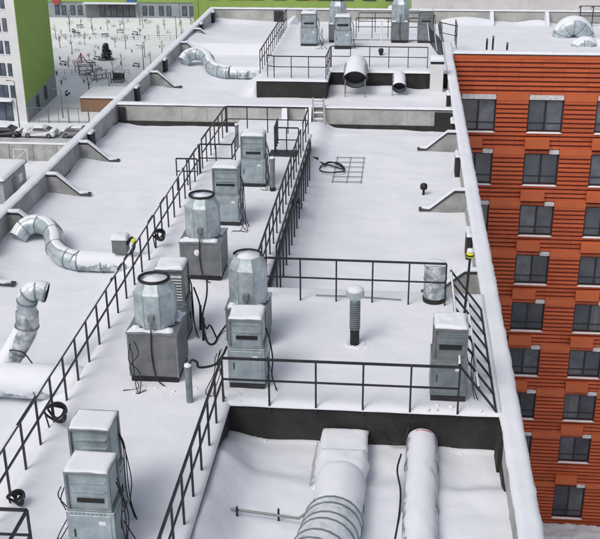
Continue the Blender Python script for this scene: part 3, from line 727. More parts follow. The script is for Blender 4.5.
# big duct in the sunken bay
e = duct('air_duct', [(-1.05, 19.3, -.66), (-1.03, 18.6, -.64), (-1.05, 18.0, -.62), (-1.10, 17.6, -.62)], .54,
     'great duct leaving the black wall with a square transition under thick snow', snow=84, th=.07, m='foil', flanges=(.5, .8), k=8)
q = MB(); o = Vector(e.location)
q.box(-1.60-o.x, -.52-o.x, 19.1-o.y, 21.42-o.y, -1.2-o.z, -.66-o.z); q.build('box_section', M['galv'], e, .02, origin=(0,0,0))
q = MB(); snow_slab(q, -1.63-o.x, -.49-o.x, 20.3-o.y, 21.42-o.y, -.66-o.z, -.57-o.z, .1, .03, .08, .03, 2); snow_slab(q, -1.64-o.x, -.46-o.x, 18.9-o.y, 20.40-o.y, -.66-o.z, -.44-o.z, .1, .05, .22, .06, 5); q.build('snow', M['snow'], e, origin=(0,0,0))
q = MB()
for s_ in (0, .5, 1.0): q.bar((-1.78-o.x, 19.3+s_-o.y, -1.0-o.z), (-1.68-o.x, 19.8+s_-o.y, -.62-o.z), .025)
q.build('strut', M['steel'], e, origin=(0,0,0))
duct('duct_elbow', [(-1.10, 17.75, -.60), (-1.16, 17.2, -.58), (-1.27, 16.6, -.56), (-1.46, 15.9, -.56), (-1.8, 15.1, -.58), (-2.4, 14.4, -.6)], .62, 'ribbed frosted elbow at the open end of the great snowy duct', snow=0, m='frost', flanges=(.0, .10, .2, .3, .4, .5, .62, .74, .86, .98), k=8)
duct('air_duct', [(.80, 21.35, -.86), (.78, 20.2, -.84), (.74, 18.8, -.80), (.71, 17.2, -.76), (.70, 15.0, -.74), (.70, 12.0, -.72)], .385, 'narrower straight duct in the sunken bay marked with faded red tape', snow=58, th=.06, m='foil', flanges=(.2, .45, .62, .8), k=9)
q = MB(); q.tube([(.80+.445*math.cos(R(a)), 21.18, -.86+.445*math.sin(R(a))) for a in range(62, 118, 8)], .022, 6); tag(q.build('duct_seal', mat('faded_red_tape', (.40, .08, .10), .7)), 'short faded red tape lying on the snowy duct by the black wall', 'seal')
# curved open ducts below the far railing
duct('duct_mouth', [(-2.45, 57.7, .15), (-2.45, 57.1, .32), (-2.45, 56.5, .30), (-2.45, 56.0, .10), (-2.45, 55.75, -.05)], .64, 'large curved duct mouth facing out below the far railing', seg=4, snow=62, th=.07, m='galv_lt', open_end=True, flanges=(.35, .6, .82, .99), group='open duct mouths under the far railing', legs=((-3.0, 55.8, -1.1, 0), (-1.9, 55.8, -1.1, 0), (-3.0, 56.5, -1.1, 0), (-1.9, 56.5, -1.1, 0)))
duct('duct_mouth', [(-.05, 57.7, -.38), (-.05, 57.1, -.26), (-.04, 56.6, -.28), (-.03, 56.2, -.42), (-.03, 56.0, -.52)], .37, 'small curved duct mouth facing out below the far railing', seg=4, snow=62, th=.05, m='galv_lt', open_end=True, flanges=(.4, .7, .99), group='open duct mouths under the far railing', legs=((-.4, 56.1, -1.1, -.4), (.34, 56.1, -1.1, -.4)))
# wing ducts
duct('air_duct', [(11.05, 73.3, -1.1), (11.2, 73.3, -.55), (11.6, 73.3, -.22), (12.1, 73.3, -.22), (12.5, 73.3, -.55), (12.65, 73.3, -1.1)], .66, 'big humped duct elbow under snow on the orange wing roof', seg=5, snow=52, th=.05, m='galv_lt', flanges=(.12, .3, .5, .7, .88), k=11)
duct('air_duct', [(11.65, 70.2, -1.2), (11.75, 70.2, -.95), (12.1, 70.2, -.78), (12.5, 70.2, -.85), (12.65, 70.2, -1.2)], .44, 'smaller humped duct elbow nearer the edge of the orange wing roof', seg=5, snow=58, th=.05, m='galv_lt', flanges=(.2, .5, .8), k=12)
duct('air_duct', [(12.9, 70.4, -1.0), (15, 70.6, -1.0), (22, 70.8, -1.0)], .4, 'long snow buried duct run on the orange wing roof', snow=130, th=.12, m='foil', k=13)

# frame rack at the far parapet corner
e = empty('pipe_rack', (14.5, 77.5, -1), label='dark steel rack of crossed bars against the rear parapet', cat='rack')
q = MB()
for i in range(6): q.bar((-1.6+i*.9, 0, 0), (-1.6+i*.9, 0, 1.5), .06)
for z in (.3, .8, 1.5): q.bar((-1.7, 0, z), (3.4, 0, z), .05)
for i in range(3): q.bar((-1.6+i*.9, 0, 1.5), (-1.6+i*.9, .9, 1.2), .05)
q.build('frame', M['black'], e, origin=(0,0,0))
q = MB(); q.box(.6, 1.3, -.9, -.3, -.1, .55); q.build('cabinet', M['gbox'], e, origin=(0,0,0))

# chimney box beyond the cross wall
e = empty('chimney', (2.03, 56.9, -1), label='white chimney box with dark band and snow cap near the east parapet', cat='chimney')
q = MB(); q.box(-.36,.36,0,.62,-.2,1.62); q.build('shaft', M['white_wall'], e, .02, origin=(0,0,0))
q = MB(); q.box(-.37,.37,-.01,.63,1.62,1.76); q.build('gap', M['rubber'], e, origin=(0,0,0))
q = MB(); q.box(-.42,.42,-.06,.68,1.76,1.82); snow_slab(q,-.42,.42,-.06,.68,1.82,2.02,.1,.03,.15,.01,1); q.build('cap', M['snow'], e, origin=(0,0,0))
# ladder
e = empty('ladder', (-3.9, 49.2, -1), label='short snow dusted ladder leaning on the grey cross wall', cat='ladder')
for sx in (-.27, .27):
    q = MB(); q.bar((sx, 0, -.05), (sx-.1, .62, 1.42), .07); q.build('stile', M['concrete'], e, origin=(0,0,0))
for i in range(5):
    t = (i+.5)/5; q = MB(); q.bar((-.26-.1*t, .62*t, 1.42*t), (.26-.1*t, .62*t, 1.42*t), .05, .06); q.build('rung', M['concrete'], e, origin=(0,0,0))
    q = MB(); snow_slab(q, -.24-.1*t, .24-.1*t, .62*t-.04, .62*t+.04, 1.42*t+.025, 1.42*t+.08, .08, .01, .03, .01, i); q.build('snow', M['snow'], e, origin=(0,0,0))
# snow fallen pillars against the cross wall
for x in (-5.62, -3.55-.9):
    q = MB(); q.prism([(49.72, -.2), (49.72, -1.1), (48.9, -1.1), (49.5, -.2)], x-.13, x+.13, 'x'); bpart(q, 'buttress', M['concrete'])
    q = MB(); q.prism([(49.72, -.02), (49.5, -.02), (48.75, -1.1), (48.92, -1.1), (49.52, -.19), (49.72, -.19)], x-.15, x+.15, 'x'); bpart(q, 'cap_snow', M['snow'])
# black step plate
e = empty('step_plate', (-4.85, 41.3, 0), label='dark steel step plate on the walkway among the railings', cat='step')
q = MB(); q.box(-.55,.6,0,.75,.02,.09); q.build('plate', M['black'], e, .01, origin=(0,0,0))
for sx in (-.5,.5):
    q = MB(); q.box(sx-.03,sx+.03,.02,.7,-.1,.02); q.build('bearer', M['black'], e, origin=(0,0,0))
# step treads on the east side
e = empty('side_steps', (-3.78, 36.0, -.6), label='narrow steel steps between the double railings above the snowfield', cat='steps')
for i in range(4):
    q = MB(); q.box(-.15,.18,i*.3,i*.3+.25,.55-i*.14,.59-i*.14); q.build('tread', M['black'], e, origin=(0,0,0))
q = MB(); q.bar((-.16,0,.55),(-.16,1.2,.0),.04); q.bar((.19,0,.55),(.19,1.2,.0),.04); q.build('stringer', M['black'], e, origin=(0,0,0))

# junction box left of the walkway
e = empty('junction_cabinet', (-9.15, 31.0, -.25), label='small grey cabinet with yellow tap standing on the duct run west of the walkway', cat='cabinet')
q = MB(); q.box(-.26,.24,0,.4,0,.48); q.build('body', M['gbox'], e, .01, origin=(0,0,0))
q = MB(); snow_slab(q,-.3,.28,-.03,.45,.48,.62,.08,.03,.1,.02,4); q.build('snow', M['snow'], e, origin=(0,0,0))
q = MB(); q.tube(spline([(.24,.1,.3),(.42,.1,.55),(.5,.05,.3),(.4,.0,.05),(.3,0,0)],4), .05, 8); q.build('hose', M['rubber'], e, origin=(0,0,0))
q = MB(); q.lathe((.52,.0,.38), [(.05,0),(.10,.04),(.10,.14),(.03,.18)], 10); q.build('tap', M['yellow'], e, origin=(0,0,0))
for sx in (-.2,.2):
    q = MB(); q.bar((sx,.2,-.9),(sx,.2,0),.04); q.build('leg', M['steel'], e, origin=(0,0,0))

rc = random.Random(21); q = MB()
spots = [(-5.9, 22.0, 1.1), (-5.5, 28.2, 1.1), (-3.6, 22.0, .8), (1.4, 21.75, .6), (-5.6, 15.2, .8), (-1.0, 24.6, .5), (-5.9, 33, .8), (-5.5, 37.2, .8), (-4.9, 24.8, .9), (-8.6, 31, .9), (-2.9, 42.7, 1.1)]
for (x, y, sp_) in spots:
    for i in range(16):
        px = x+rc.gauss(0, sp_*.6); py = y-abs(rc.gauss(0, .25))-.02; r = rc.uniform(.015, .05); pz = .0 if inside(px, py) else low_z(px, py)
        ph = rc.random()
        q.lathe((px, py, pz-.01), [(r, 0), (r*rc.uniform(.8, 1.1), r*.5), (r*.5, r*rc.uniform(.8, 1.1)), (.001, r)], 6, True, ph, cap=False)
o = bpart(q, 'snow_clods', M['snow']); o['kind'] = 'stuff'

# ------------------------------------------------------------------ cables, rods and coils
def loose(name, pts, r, label, cat, m='rubber', group=None, extra=()):
    q = MB(); q.tube(spline(pts, 6), r, 7)
    for p in extra: q.tube(spline(p, 6), r*.9, 7)
    return tag(q.build(name, M[m]), label, cat, group)
gr = 'loose cables on the roof'
loose('cable', [(-5.35, 26.6, 1.0), (-5.3, 26.2, .6), (-5.35, 25.7, .15), (-5.15, 24.9, .05), (-4.95, 24.35, .04), (-4.78, 24.35, .04), (-4.72, 24.9, .05), (-4.5, 25.6, .2)], .026, 'cable looping across the snow between the louvred box and the tall fan', 'cable', group=gr,
      extra=[[(-5.45, 25.2, 1.3), (-5.3, 25.1, .9), (-5.2, 24.95, .5), (-5.05, 24.7, .3), (-4.9, 24.5, .5), (-4.75, 24.6, .05)]])
for (x, y, h) in ((-5.32, 25.2, .75), (-5.12, 24.55, .7)):
    q = MB(); q.tube([(x, y, -.05), (x+.03, y, h)], .035, 8); tag(q.build('cable_stake', M['rubber']), 'short black stake holding the cable between the two fans', 'stake', 'cable stakes between the fans')
loose('cable', [(-4.86, 21.33, .95), (-4.78, 21.4, 1.12), (-4.66, 21.45, 1.05), (-4.62, 21.5, .88), (-4.3, 21.7, .85), (-4.12, 21.9, 1.0), (-4.05, 22.2, 1.1)], .03, 'thick hose arching from the stub pipe to the corner box unit', 'hose', group=gr)
pts = []
for i in range(30):
    a = i*.62; pts.append((-2.9+.55*math.cos(a)*(1-.01*i)+i*.012, 42.7+.75*math.sin(a*.97)+.15*math.sin(i), -.93+.012*(i % 5)))
loose('cable_coil', [(-4.2, 43.7, -.7), (-3.9, 43.7, -.86), (-3.5, 43.6, -.9)]+pts[:16], .03, 'tangle of thick black cable lying on the open snowfield', 'cable', group=gr)
q = MB(); q.tube([(-4.4, 43.7, -.74), (-3.5, 43.68, -.80)], .075, 8); tag(q.build('cable_gland', M['rubber']), 'black tube end feeding the tangled cable onto the snowfield', 'tube')
def coil(x, y, z, r, label):
    e = empty('cable_reel', (x, y, z), label=label, cat='cable', group='coils hung by the west railing')
    for k in range(3):
        q = MB(); rr = r-.05*k; q.tube([(rr*math.cos(t*math.pi/20)*(.95+.06*math.sin(t*.4+k)), .05*k+.07*math.sin(t*.3+k), rr*math.sin(t*math.pi/20)) for t in range(41)], .028, 8); q.build('loop', M['rubber'], e, origin=(0,0,0))
    q = MB(); q.tube(spline([(-r, 0, 0), (-r*1.1, .1, -.2), (-r*.9, .1, -.5)], 4), .02, 6); q.build('tail', M['rubber'], e, origin=(0,0,0))
coil(-7.72, 19.9, .42, .26, 'black cable coil hung low on the west railing near the stacked boxes')
coil(-7.62, 16.9, .22, .17, 'small black coil at the foot of the west railing near its bend')
coil(-7.75, 30.9, .5, .2, 'small black coil on the west railing opposite the junction cabinet')
loose('steel_rod', [(-2.3, 27.62, .05), (-1.0, 27.58, .06), (.24, 27.5, .05)], .018, 'thin rod lying on the snow behind the corrugated vent', 'rod', m='steel')
e = empty('handrail_pipe', (-3.3, 18.0, -.62), label='thin grey pipe on two pegs lying in the sunken bay beside the great duct', cat='pipe')
q = MB(); q.tube([(-.05,.02,.0),(1.45,-.2,.02),(1.62,-.1,.1)], .03, 8); q.build('pipe', M['steel'], e, origin=(0,0,0))
for x in (.1, 1.0):
    q = MB(); q.bar((x,-.05,-.4),(x,-.05,.12),.04); q.build('peg', M['rubber'], e, origin=(0,0,0))
loose('cable', [(-.15, 21.36, -.62), (.0, 21.3, -.82), (.2, 21.25, -.86), (.38, 21.25, -.7), (.48, 21.36, -.45)], .028, 'black cable sagging against the black wall between the two ducts', 'cable', group=gr)
loose('cable', [(.2, 17.6, -.85), (.28, 18.4, -.8), (.3, 19.2, -.75), (.22, 19.9, -.7), (.3, 20.4, -.6)], .022, 'black cable lying beside the narrower straight duct', 'cable', group=gr)
# bird-mesh grid on the snowfield
q = MB()
for i in range(6): q.bar((-2.75, 41.1+i*.68, -.965), (-1.45, 41.1+i*.68, -.955), .03, .02)
for i in range(3): q.bar((-2.7+i*.6, 41.0, -.975), (-2.7+i*.6, 44.6, -.965), .018, .02)
tag(q.build('wire_grid', M['steel']), 'faint wire grid half buried beside the tangled cable', 'grid')
# cables at foot of units
rr = random.Random(5)
for (x, y, lab) in ((-6.35, 21.95, 'cable clutter at the foot of the near fan box'), (-4.25, 21.9, 'cable clutter at the foot of the bright corner unit'), (-5.1, 16.0, 'loops of cable hanging off the nearest stacked boxes'), (-6.3, 16.1, 'bundle of cable clipped to the west side of the nearest stacked boxes'), (-4.95, 37.2, 'cable bunch beside the farthest walkway box unit'), (-5.3, 33.0, 'cable bunch beside the second farthest walkway box unit'), (-4.9, 63.9, 'cable tangle between the pair of far boxes')):
    q = MB()
    for i in range(3):
        p = [Vector((x+rr.uniform(-.12,.12), y+rr.uniform(-.1,.1), 1.2-.38*k+rr.uniform(-.1,.1))) for k in range(3)]+[Vector((x+rr.uniform(-.3,.3), y-.15+rr.uniform(-.2,.1), .04)), Vector((x+rr.uniform(-.35,.35), y-.2+rr.uniform(-.2,.1), .03))]
        q.tube(spline(p, 5), .012, 6)
    tag(q.build('cable', M['rubber']), lab, 'cable', gr)

# ------------------------------------------------------------------ the green and white tower block
G = empty('tower_block', (-70, 160, -30), label='white and lime green tower block at the edge of the snowy yard', cat='building')
def gpart(mb, name, m, parent=None):
    o = mb.build(name, M[m], None, origin=(-70,160,-30)); o.parent = parent or G; o.location = (0,0,0); return o
cx, cy = -57.85, 151.9; ex, ey = -58.55, 168.9    # lime side runs from the near corner away
def side_poly(z0a, z0b, z1, off):
    return [(cx+off, cy, z0a), (ex+off, ey, z0b), (ex+off, ey, z1), (cx+off, cy, z1)]
mb = MB(); mb.prism([(-95, cy+6.2), (cx-.02, cy), (ex-.02, ey), (-95, ey)], -30.2, 16, 'z'); gpart(mb, 'wall', 'white_wall')
def quad_slab(p, t=.12):
    vs = [Vector(v) for v in p]; nn = (vs[1]-vs[0]).cross(vs[2]-vs[1]).normalized()*t
    q = MB(); q.add([*vs, *[v-nn for v in vs]], [(0,1,2,3),(7,6,5,4),(0,4,5,1),(1,5,6,2),(2,6,7,3),(3,7,4,0)]); return q
gpart(quad_slab([(cx+.06, cy+.01, -27.2), (ex+.06, ey, -26.0), (ex+.06, ey, 16.1), (cx+.06, cy+.01, 16.1)], .1), 'lime_wall', 'lime')
gpart(quad_slab([(cx+.03, cy+.02, -30.1), (ex+.03, ey-.01, -30.1), (ex+.03, ey-.01, -26.02), (cx+.03, cy+.02, -27.22)], .05), 'grey_base', 'grey_wall')
# front face direction
fd = Vector((cx, cy, 0))-Vector((-95, cy+6.2, 0)); fd.normalize(); fn = Vector((fd.y, -fd.x, 0))
def fwin(s, z0, z1, w, name='window'):
    p = Vector((cx, cy, 0))-fd*s
    a = p; b = p-fd*w
    q = MB(); A_ = a+fn*.02; B_ = b+fn*.02
    th = .06
    def pl(u0, u1, za, zb, off, t=.05):
        P0 = p-fd*u0+fn*off; P1 = p-fd*u1+fn*off
        q.add([(P0.x,P0.y,za),(P1.x,P1.y,za),(P1.x,P1.y,zb),(P0.x,P0.y,zb),(P0.x-fn.x*t,P0.y-fn.y*t,za),(P1.x-fn.x*t,P1.y-fn.y*t,za),(P1.x-fn.x*t,P1.y-fn.y*t,zb),(P0.x-fn.x*t,P0.y-fn.y*t,zb)], [(0,1,2,3),(7,6,5,4),(0,4,5,1),(1,5,6,2),(2,6,7,3),(3,7,4,0)])
    pl(0, w, z0, z1, .03); wo = gpart(q, name, 'wframe')
    q = MB(); k = 2 if w > 1.2 else 1
    for i in range(k): pl(w*i/k+.08, w*(i+1)/k-.08, z0+.08, z1-.08, .045, .01)
    gpart(q, 'pane', 'glass_far', wo)
    q = MB(); pl(-.05, w+.05, z0-.12, z0, .10, .1); gpart(q, 'sill', 'sill', wo)
for i in range(13):
    z1 = -24.3+i*3.42
    if i == 0: z1 = -24.3
    fwin(1.6, z1-2.0, z1, .75); fwin(2.7, z1-2.0, z1, 1.75)
    fwin(7.5, z1-2.0, z1, 1.9); fwin(11.5, z1-2.0, z1, 1.9); fwin(15.5, z1-2.0, z1, 1.0)
fwin(2.3, -30, -27.2, 2.6, 'entrance_door')
q = MB(); p = Vector((cx, cy, 0))-fd*3.6+fn*.6; q.box(p.x-1.6, p.x+1.6, p.y-.5, p.y+.9, -26.9, -26.7); gpart(q, 'door_canopy', 'flash')
q = MB(); snow_slab(q, p.x-1.6, p.x+1.6, p.y-.5, p.y+.9, -26.7, -26.45, .3, .02, .2, .02, 1); gpart(q, 'snow', 'snow')
q = MB()
for (t, za) in ((.35, -29.5), (.62, -29.0)):
    y = cy+(ey-cy)*t; x = cx+(ex-cx)*t+.09; q.box(x-.03, x+.03, y-.7, y+.7, za, za+2.2)
gpart(q, 'side_door', 'flash')

# ------------------------------------------------------------------ far school-like building with grey base
F = empty('kindergarten', (-70, 250, -30), label='low lime building with grey ground floor beyond the yard', cat='building')
def fpart(mb, name, m, parent=None):
    o = mb.build(name, M[m], None, origin=(-70,250,-30)); o.parent = parent or F; o.location = (0,0,0); return o
q = MB(); q.box(-100, -44, 244.3, 262, -30.2, -26.3); fpart(q, 'grey_base', 'grey_wall')
q = MB(); q.box(-100.1, -43.9, 244.1, 262.1, -26.29, -8); fpart(q, 'lime_wall', 'lime')
q = MB(); q.box(-75.6, -62.6, 242.6, 244.29, -26.6, -26.35); fpart(q, 'canopy', 'snow')
def ffw(x0, x1, z0, z1, name='window', m='glass_far'):
    q = MB(); q.box(x0, x1, 244.18, 244.29, z0, z1); w = fpart(q, name, 'wframe')
    q = MB(); k = max(1, round((x1-x0)/1.6))
    for i in range(k): q.box(x0+(x1-x0)*i/k+.1, x0+(x1-x0)*(i+1)/k-.1, 244.15, 244.175, z0+.1, z1-.1)
    fpart(q, 'pane', m, w)
ffw(-72.2, -63.4, -29.8, -26.9, 'glazed_entrance', 'glass')
for x in (-83.0, -81.4, -79.2, -77.4, -61.6, -60.0, -57.6, -55.8, -52, -50.2): ffw(x, x+1.1, -29.4, -27.2)
q = MB(); q.box(-75.4, -72.5, 244.16, 244.29, -29.9, -26.8); fpart(q, 'panel', 'gbox')
q = MB(); q.lathe((0,0,0), [(1.0, 0), (1.0, .12)], 16); q.v = [(-82.4+v[0], 244.0-v[2], -26.0+v[1]) for v in q.v]; fpart(q, 'red_sign', 'red')
q = MB(); q.box(-65.2, -62.9, 243.9, 244.09, -26.6, -25.2); fpart(q, 'blue_sign', 'blue')
# lime block closer, behind the roof
K = empty('lime_block', (-20, 212, -35), label='lime green block with a band of dark windows beyond the rear parapet', cat='building')
def kpart(mb, name, m, parent=None):
    o = mb.build(name, M[m], None, origin=(-20,212,-35)); o.parent = parent or K; o.location = (0,0,0); return o
q = MB(); q.box(-41.3, 1.8, 205, 222, -36, -6); kpart(q, 'lime_wall', 'lime')
for zr in (-17.2, -13.7, -24.4):
    for i in range(9):
        x = -38.5+i*4.4
        q = MB(); q.box(x, x+2.6, 204.9, 204.99, zr-2.2, zr); w = kpart(q, 'window', 'wframe')
        q = MB(); q.box(x+.12, x+1.25, 204.86, 204.895, zr-2.1, zr-.1); q.box(x+1.4, x+2.5, 204.86, 204.895, zr-2.1, zr-.1); kpart(q, 'pane', 'glass_far', w)
    for i in (1, 4): 
        x = -38.5+i*4.4+2.75; q = MB(); q.box(x, x+1.4, 204.9, 204.98, zr-2.2, zr); kpart(q, 'orange_panel', 'orange_flat')
q = MB(); q.box(-41.32, -41.3+.9, 204.85, 204.99, -36, -6); kpart(q, 'corner_strip', 'lime')
# blue kiosk and pinkish low building farther east
e = empty('blue_kiosk', (-1.1, 200, -35), label='bright blue cabin seen just above the rear parapet', cat='kiosk')
q = MB(); q.box(-1.6, 1.6, 0, 3, 0, 15.0); q.build('shell', M['blue'], e, origin=(0,0,0))
q = MB(); snow_slab(q, -1.6, 1.6, 0, 3, 15.0, 15.2, .4, .02, .2, .02, 0); q.build('snow', M['snow'], e, origin=(0,0,0))
e = empty('low_shed', (40, 290, -35), label='long pinkish grey shed far behind the orange wing roof', cat='building')
q = MB(); q.box(-38, 40, 0, 20, -1, 7.5); q.build('wall', M['pinkwall'], e, origin=(0,0,0))
q = MB(); q.box(-38.4, 40.4, -.4, 20.4, 7.5, 8.1); q.build('roof', M['snow'], e, origin=(0,0,0))
for i in range(16):
    q = MB(); q.box(-36+i*4.6, -34+i*4.6, -.08, .0, 3.2, 5.6); q.build('window', M['glass_far'], e, origin=(0,0,0))

# ------------------------------------------------------------------ yard things
GZ = -29.95
def bare_tree(x, y, h, label, rr, crown=True, group='bare young trees in the yard', name='bare_tree'):
    e = empty(name, (x, y, -30.05), rr.uniform(0, 6), label, 'tree', group)
    q = MB(); q.tube([(0,0,0),(.03,.02,h*.45),(-.03,.05,h)], [h*.018+.03, h*.012+.02, .015], 7); q.build('trunk', M['bark'], e, origin=(0,0,0))
    q = MB()
    for i in range(int(14 if crown else 7)):
        z = h*rr.uniform(.35, .95); a = rr.uniform(0, 6.28); L = (h-z)*.5+h*.10
        t = Vector((math.cos(a)*L*.7, math.sin(a)*L*.7, z+L*.8)); m_ = Vector((math.cos(a)*L*.4, math.sin(a)*L*.4, z+L*.35))
        q.tube([(0,0,z), m_, t], [.035,.025,.012], 4)
        for k in range(3):
            b = a+rr.uniform(-1,1); q.tube([m_, m_+Vector((math.cos(b)*L*.35, math.sin(b)*L*.35, L*.3))], [.018,.01], 3)
    q.build('crown', M['bark'], e, origin=(0,0,0))
rr = random.Random(11)
bare_tree(-52.8, 168.8, 5.2, 'tallest bare tree in the yard just beyond the brick shelter', rr)
for (x, y) in [(-74.8,218.8),(-73.8,225.7),(-53.6,187.1),(-70.5,208.3),(-60.1,235.1),(-58.5,231.4),(-62.2,228.8),(-69.5,228.4),(-66.8,204.5),(-54.4,179.0),(-63.8,238.7),(-50.6,200),(-56.5,208),(-46,216),(-48.5,226),(-53,222),(-77,236),(-47.5,202)]:
    bare_tree(x, y, rr.uniform(2.4, 3.6), 'thin bare sapling standing in the snowy yard', rr, False, 'saplings in the yard', 'sapling')
for k in range(34):
    x = rr.uniform(-76, -44); y = rr.uniform(176, 240)
    if x < -58.6 and y < 172: continue
    bare_tree(x, y, rr.uniform(1.3, 2.8), 'thin bare sapling standing in the snowy yard', rr, False, 'saplings in the yard', 'sapling')
for k in range(30):
    x = rr.uniform(-76, -45); y = rr.uniform(174, 241); h = rr.uniform(.5, 1.0)
    e = empty('shrub', (x, y, -30.02), 0, 'low dark shrub dusted with snow in the yard', 'shrub', 'shrubs in the yard')
    q = MB(); s2 = MB()
    for i in range(70):
        a = rr.uniform(0, 6.28); r0 = h*rr.uniform(0, .9); p = Vector((math.cos(a)*r0*1.3, math.sin(a)*r0, h*rr.uniform(.1, 1)*(1-r0/h*.5))); L = rr.uniform(.1, .22)
        d = Vector((rr.uniform(-1,1), rr.uniform(-1,1), rr.uniform(.2,1)))*L; t = s2 if (rr.random() < .3 and p.z > h*.5) else q
        t.add([p, p+Vector((L*.5, 0, 0)), p+d], [(0,1,2)])
    q.build('crown', M['bark'], e, fixn=False, origin=(0,0,0))
    if s2.v: s2.build('snow', M['snow'], e, fixn=False, origin=(0,0,0))
# snowy pine
e = empty('pine_tree', (-57.6, 197.4, -30), label='dark snowy pine in the middle of the yard', cat='tree')
q = MB(); q.tube([(0,0,0),(0,0,4.6)], [.16,.05], 8); q.build('trunk', M['bark'], e, origin=(0,0,0))
q = MB(); s2 = MB()
for i in range(2600):
    z = rr.uniform(.7, 4.9); R0 = 1.55*(1-(z-.5)/4.7)**.8+.08; a = rr.uniform(0, 6.28); r0 = R0*rr.uniform(.35, 1.05)*(1+.35*math.sin(a*3+z*2.6))
    p = Vector((math.cos(a)*r0, math.sin(a)*r0, z-.18*r0)); L = rr.uniform(.26, .5)
    d = Vector((math.cos(a), math.sin(a), rr.uniform(-.35, .2)))*L; s_ = Vector((-math.sin(a), math.cos(a), rr.uniform(-.3, .3)))*L*.45
    t = s2 if rr.random() < .12 else q
    t.add([p-s_, p+d, p+s_, p-d*.4], [(0,1,2,3)])
q.build('crown', M['pine'], e, fixn=False, origin=(0,0,0)); s2.build('snow', M['snow'], e, fixn=False, origin=(0,0,0)); e.scale = (.72, .72, .68)
# lamps
def lamp(x, y, h, label, arm=.8):
    e = empty('street_lamp', (x, y, -30), rr.uniform(-.3, .3), label, 'street lamp', 'lamps in the yard')
    q = MB(); q.tube([(0,0,0),(0,0,h)], [.10,.06], 8); q.build('pole', M['gbox'], e, origin=(0,0,0))
    q = MB(); q.bar((0,0,h), (-arm,0,h+.1), .07); q.build('arm', M['gbox'], e, origin=(0,0,0))
    q = MB(); q.box(-arm-.45, -arm+.1, -.12, .12, h+.02, h+.14); q.build('lamp_head', M['gbox'], e, .02, origin=(0,0,0))
lamp(-53.0, 154.6, 4.6, 'lamp post behind the chain fence next to the lime wall')
lamp(-48.2, 189.1, 4.6, 'lamp post nearest the snowy parapet in the open yard')
lamp(-57.7, 147.9, 7.4, 'tall lamp post in front of the white tower entrance')
lamp(-50.8, 235.6, 5, 'lamp post beside the far grey ground floor')
lamp(-46.6, 212, 6, 'lamp post half way up the yard close to the roof edge')
# bollards, benches, play kit
pts = [(-71.9,216.7),(-66.7,217.0),(-71.5,219.0),(-61.9,217.3),(-57.2,217.6),(-54.8,217.7),(-65.9,201.6),(-66.6,195.9),(-53.4,192.3),(-54.3,204.3),(-63.2,183.2),(-56.3,177.4),(-52.7,171.7),(-52.1,188),(-67.6,235.9),(-59.5,237.6),(-67.5,228.5),(-62,207),(-57,183),(-60,176),(-49.6,209)]
e0 = None
for i, (x, y) in enumerate(pts):
    if e0 is None:
        e0 = empty('litter_bin', (x, y, -30), 0, 'small dark litter bin on a post in the snowy yard', 'bin', 'litter bins in the yard')
        q = MB(); q.lathe((0,0,0), [(.05,0),(.05,.5)], 8); q.build('post', M['steel'], e0, origin=(0,0,0))
        q = MB(); q.lathe((0,0,.35), [(.18,0),(.25,.75),(.2,.8)], 10); q.build('bucket', M['gbox'], e0, origin=(0,0,0))
        q = MB(); q.lathe((0,0,1.15), [(.24,0),(.2,.09),(.02,.12)], 10, True, 0, cap=False); q.build('snow', M['snow'], e0, origin=(0,0,0)); o = e0
    else: o = copy_tree(e0)
    o.location = (x, y, -30); k_ = rr.uniform(.55, .85); o.scale = (k_, k_, k_)
pts = [(-70.8,221.3),(-72.9,225.8),(-64.3,220.5),(-59.6,197.3),(-62.2,225.2),(-59.0,191.9),(-56.8,169.3),(-58.3,223.1),(-64.9,192.4),(-50.0,172.4),(-72.9,230.6),(-50.3,191.6),(-66.5,187.5)]
b0 = None
for i, (x, y) in enumerate(pts):
    if b0 is None:
        b0 = empty('bench', (x, y, -30), 0, 'snow topped bench standing in the snowy yard', 'bench', 'benches in the yard')
        q = MB(); q.box(-.95,.95,-.25,.25,.42,.5); q.build('seat', M['gbox'], b0, origin=(0,0,0))
        q = MB(); q.box(-.95,.95,.22,.28,.55,.95); q.build('backrest', M['gbox'], b0, origin=(0,0,0))
        for sx in (-.8,.8):
            q = MB(); q.box(sx-.06,sx+.06,-.22,.25,0,.42); q.build('leg', M['rubber'], b0, origin=(0,0,0))
        q = MB(); snow_slab(q,-.93,.93,-.22,.2,.5,.68,.2,.03,.1,.02,1); q.build('snow', M['snow'], b0, origin=(0,0,0)); o = b0
    else: o = copy_tree(b0)
    o.location = (x, y, -30); o.rotation_euler = (0,0,rr.choice([0, .4, -.5, 1.57])); o.scale = (.8, .8, .8)
# red climbing pyramid
e = empty('climbing_pyramid', (-61.0, 191.8, -30), label='red rope climbing pyramid in the playground', cat='climbing frame')
q = MB(); q.tube([(0,0,0),(0,0,3.2)], .12, 8); q.build('mast', M['red'], e, origin=(0,0,0))
q = MB()
for i in range(6):
    a = i*math.pi/3; q.bar((2.3*math.cos(a),2.3*math.sin(a),0),(0,0,3.1),.10)
for k in (.35, .65):
    for i in range(6):
        a = i*math.pi/3; b = (i+1)*math.pi/3; r0 = 2.3*(1-k); q.bar((r0*math.cos(a),r0*math.sin(a),3.1*k),(r0*math.cos(b),r0*math.sin(b),3.1*k),.07)
q.build('ropes', M['red'], e, origin=(0,0,0)); e.scale = (.7, .7, .8)
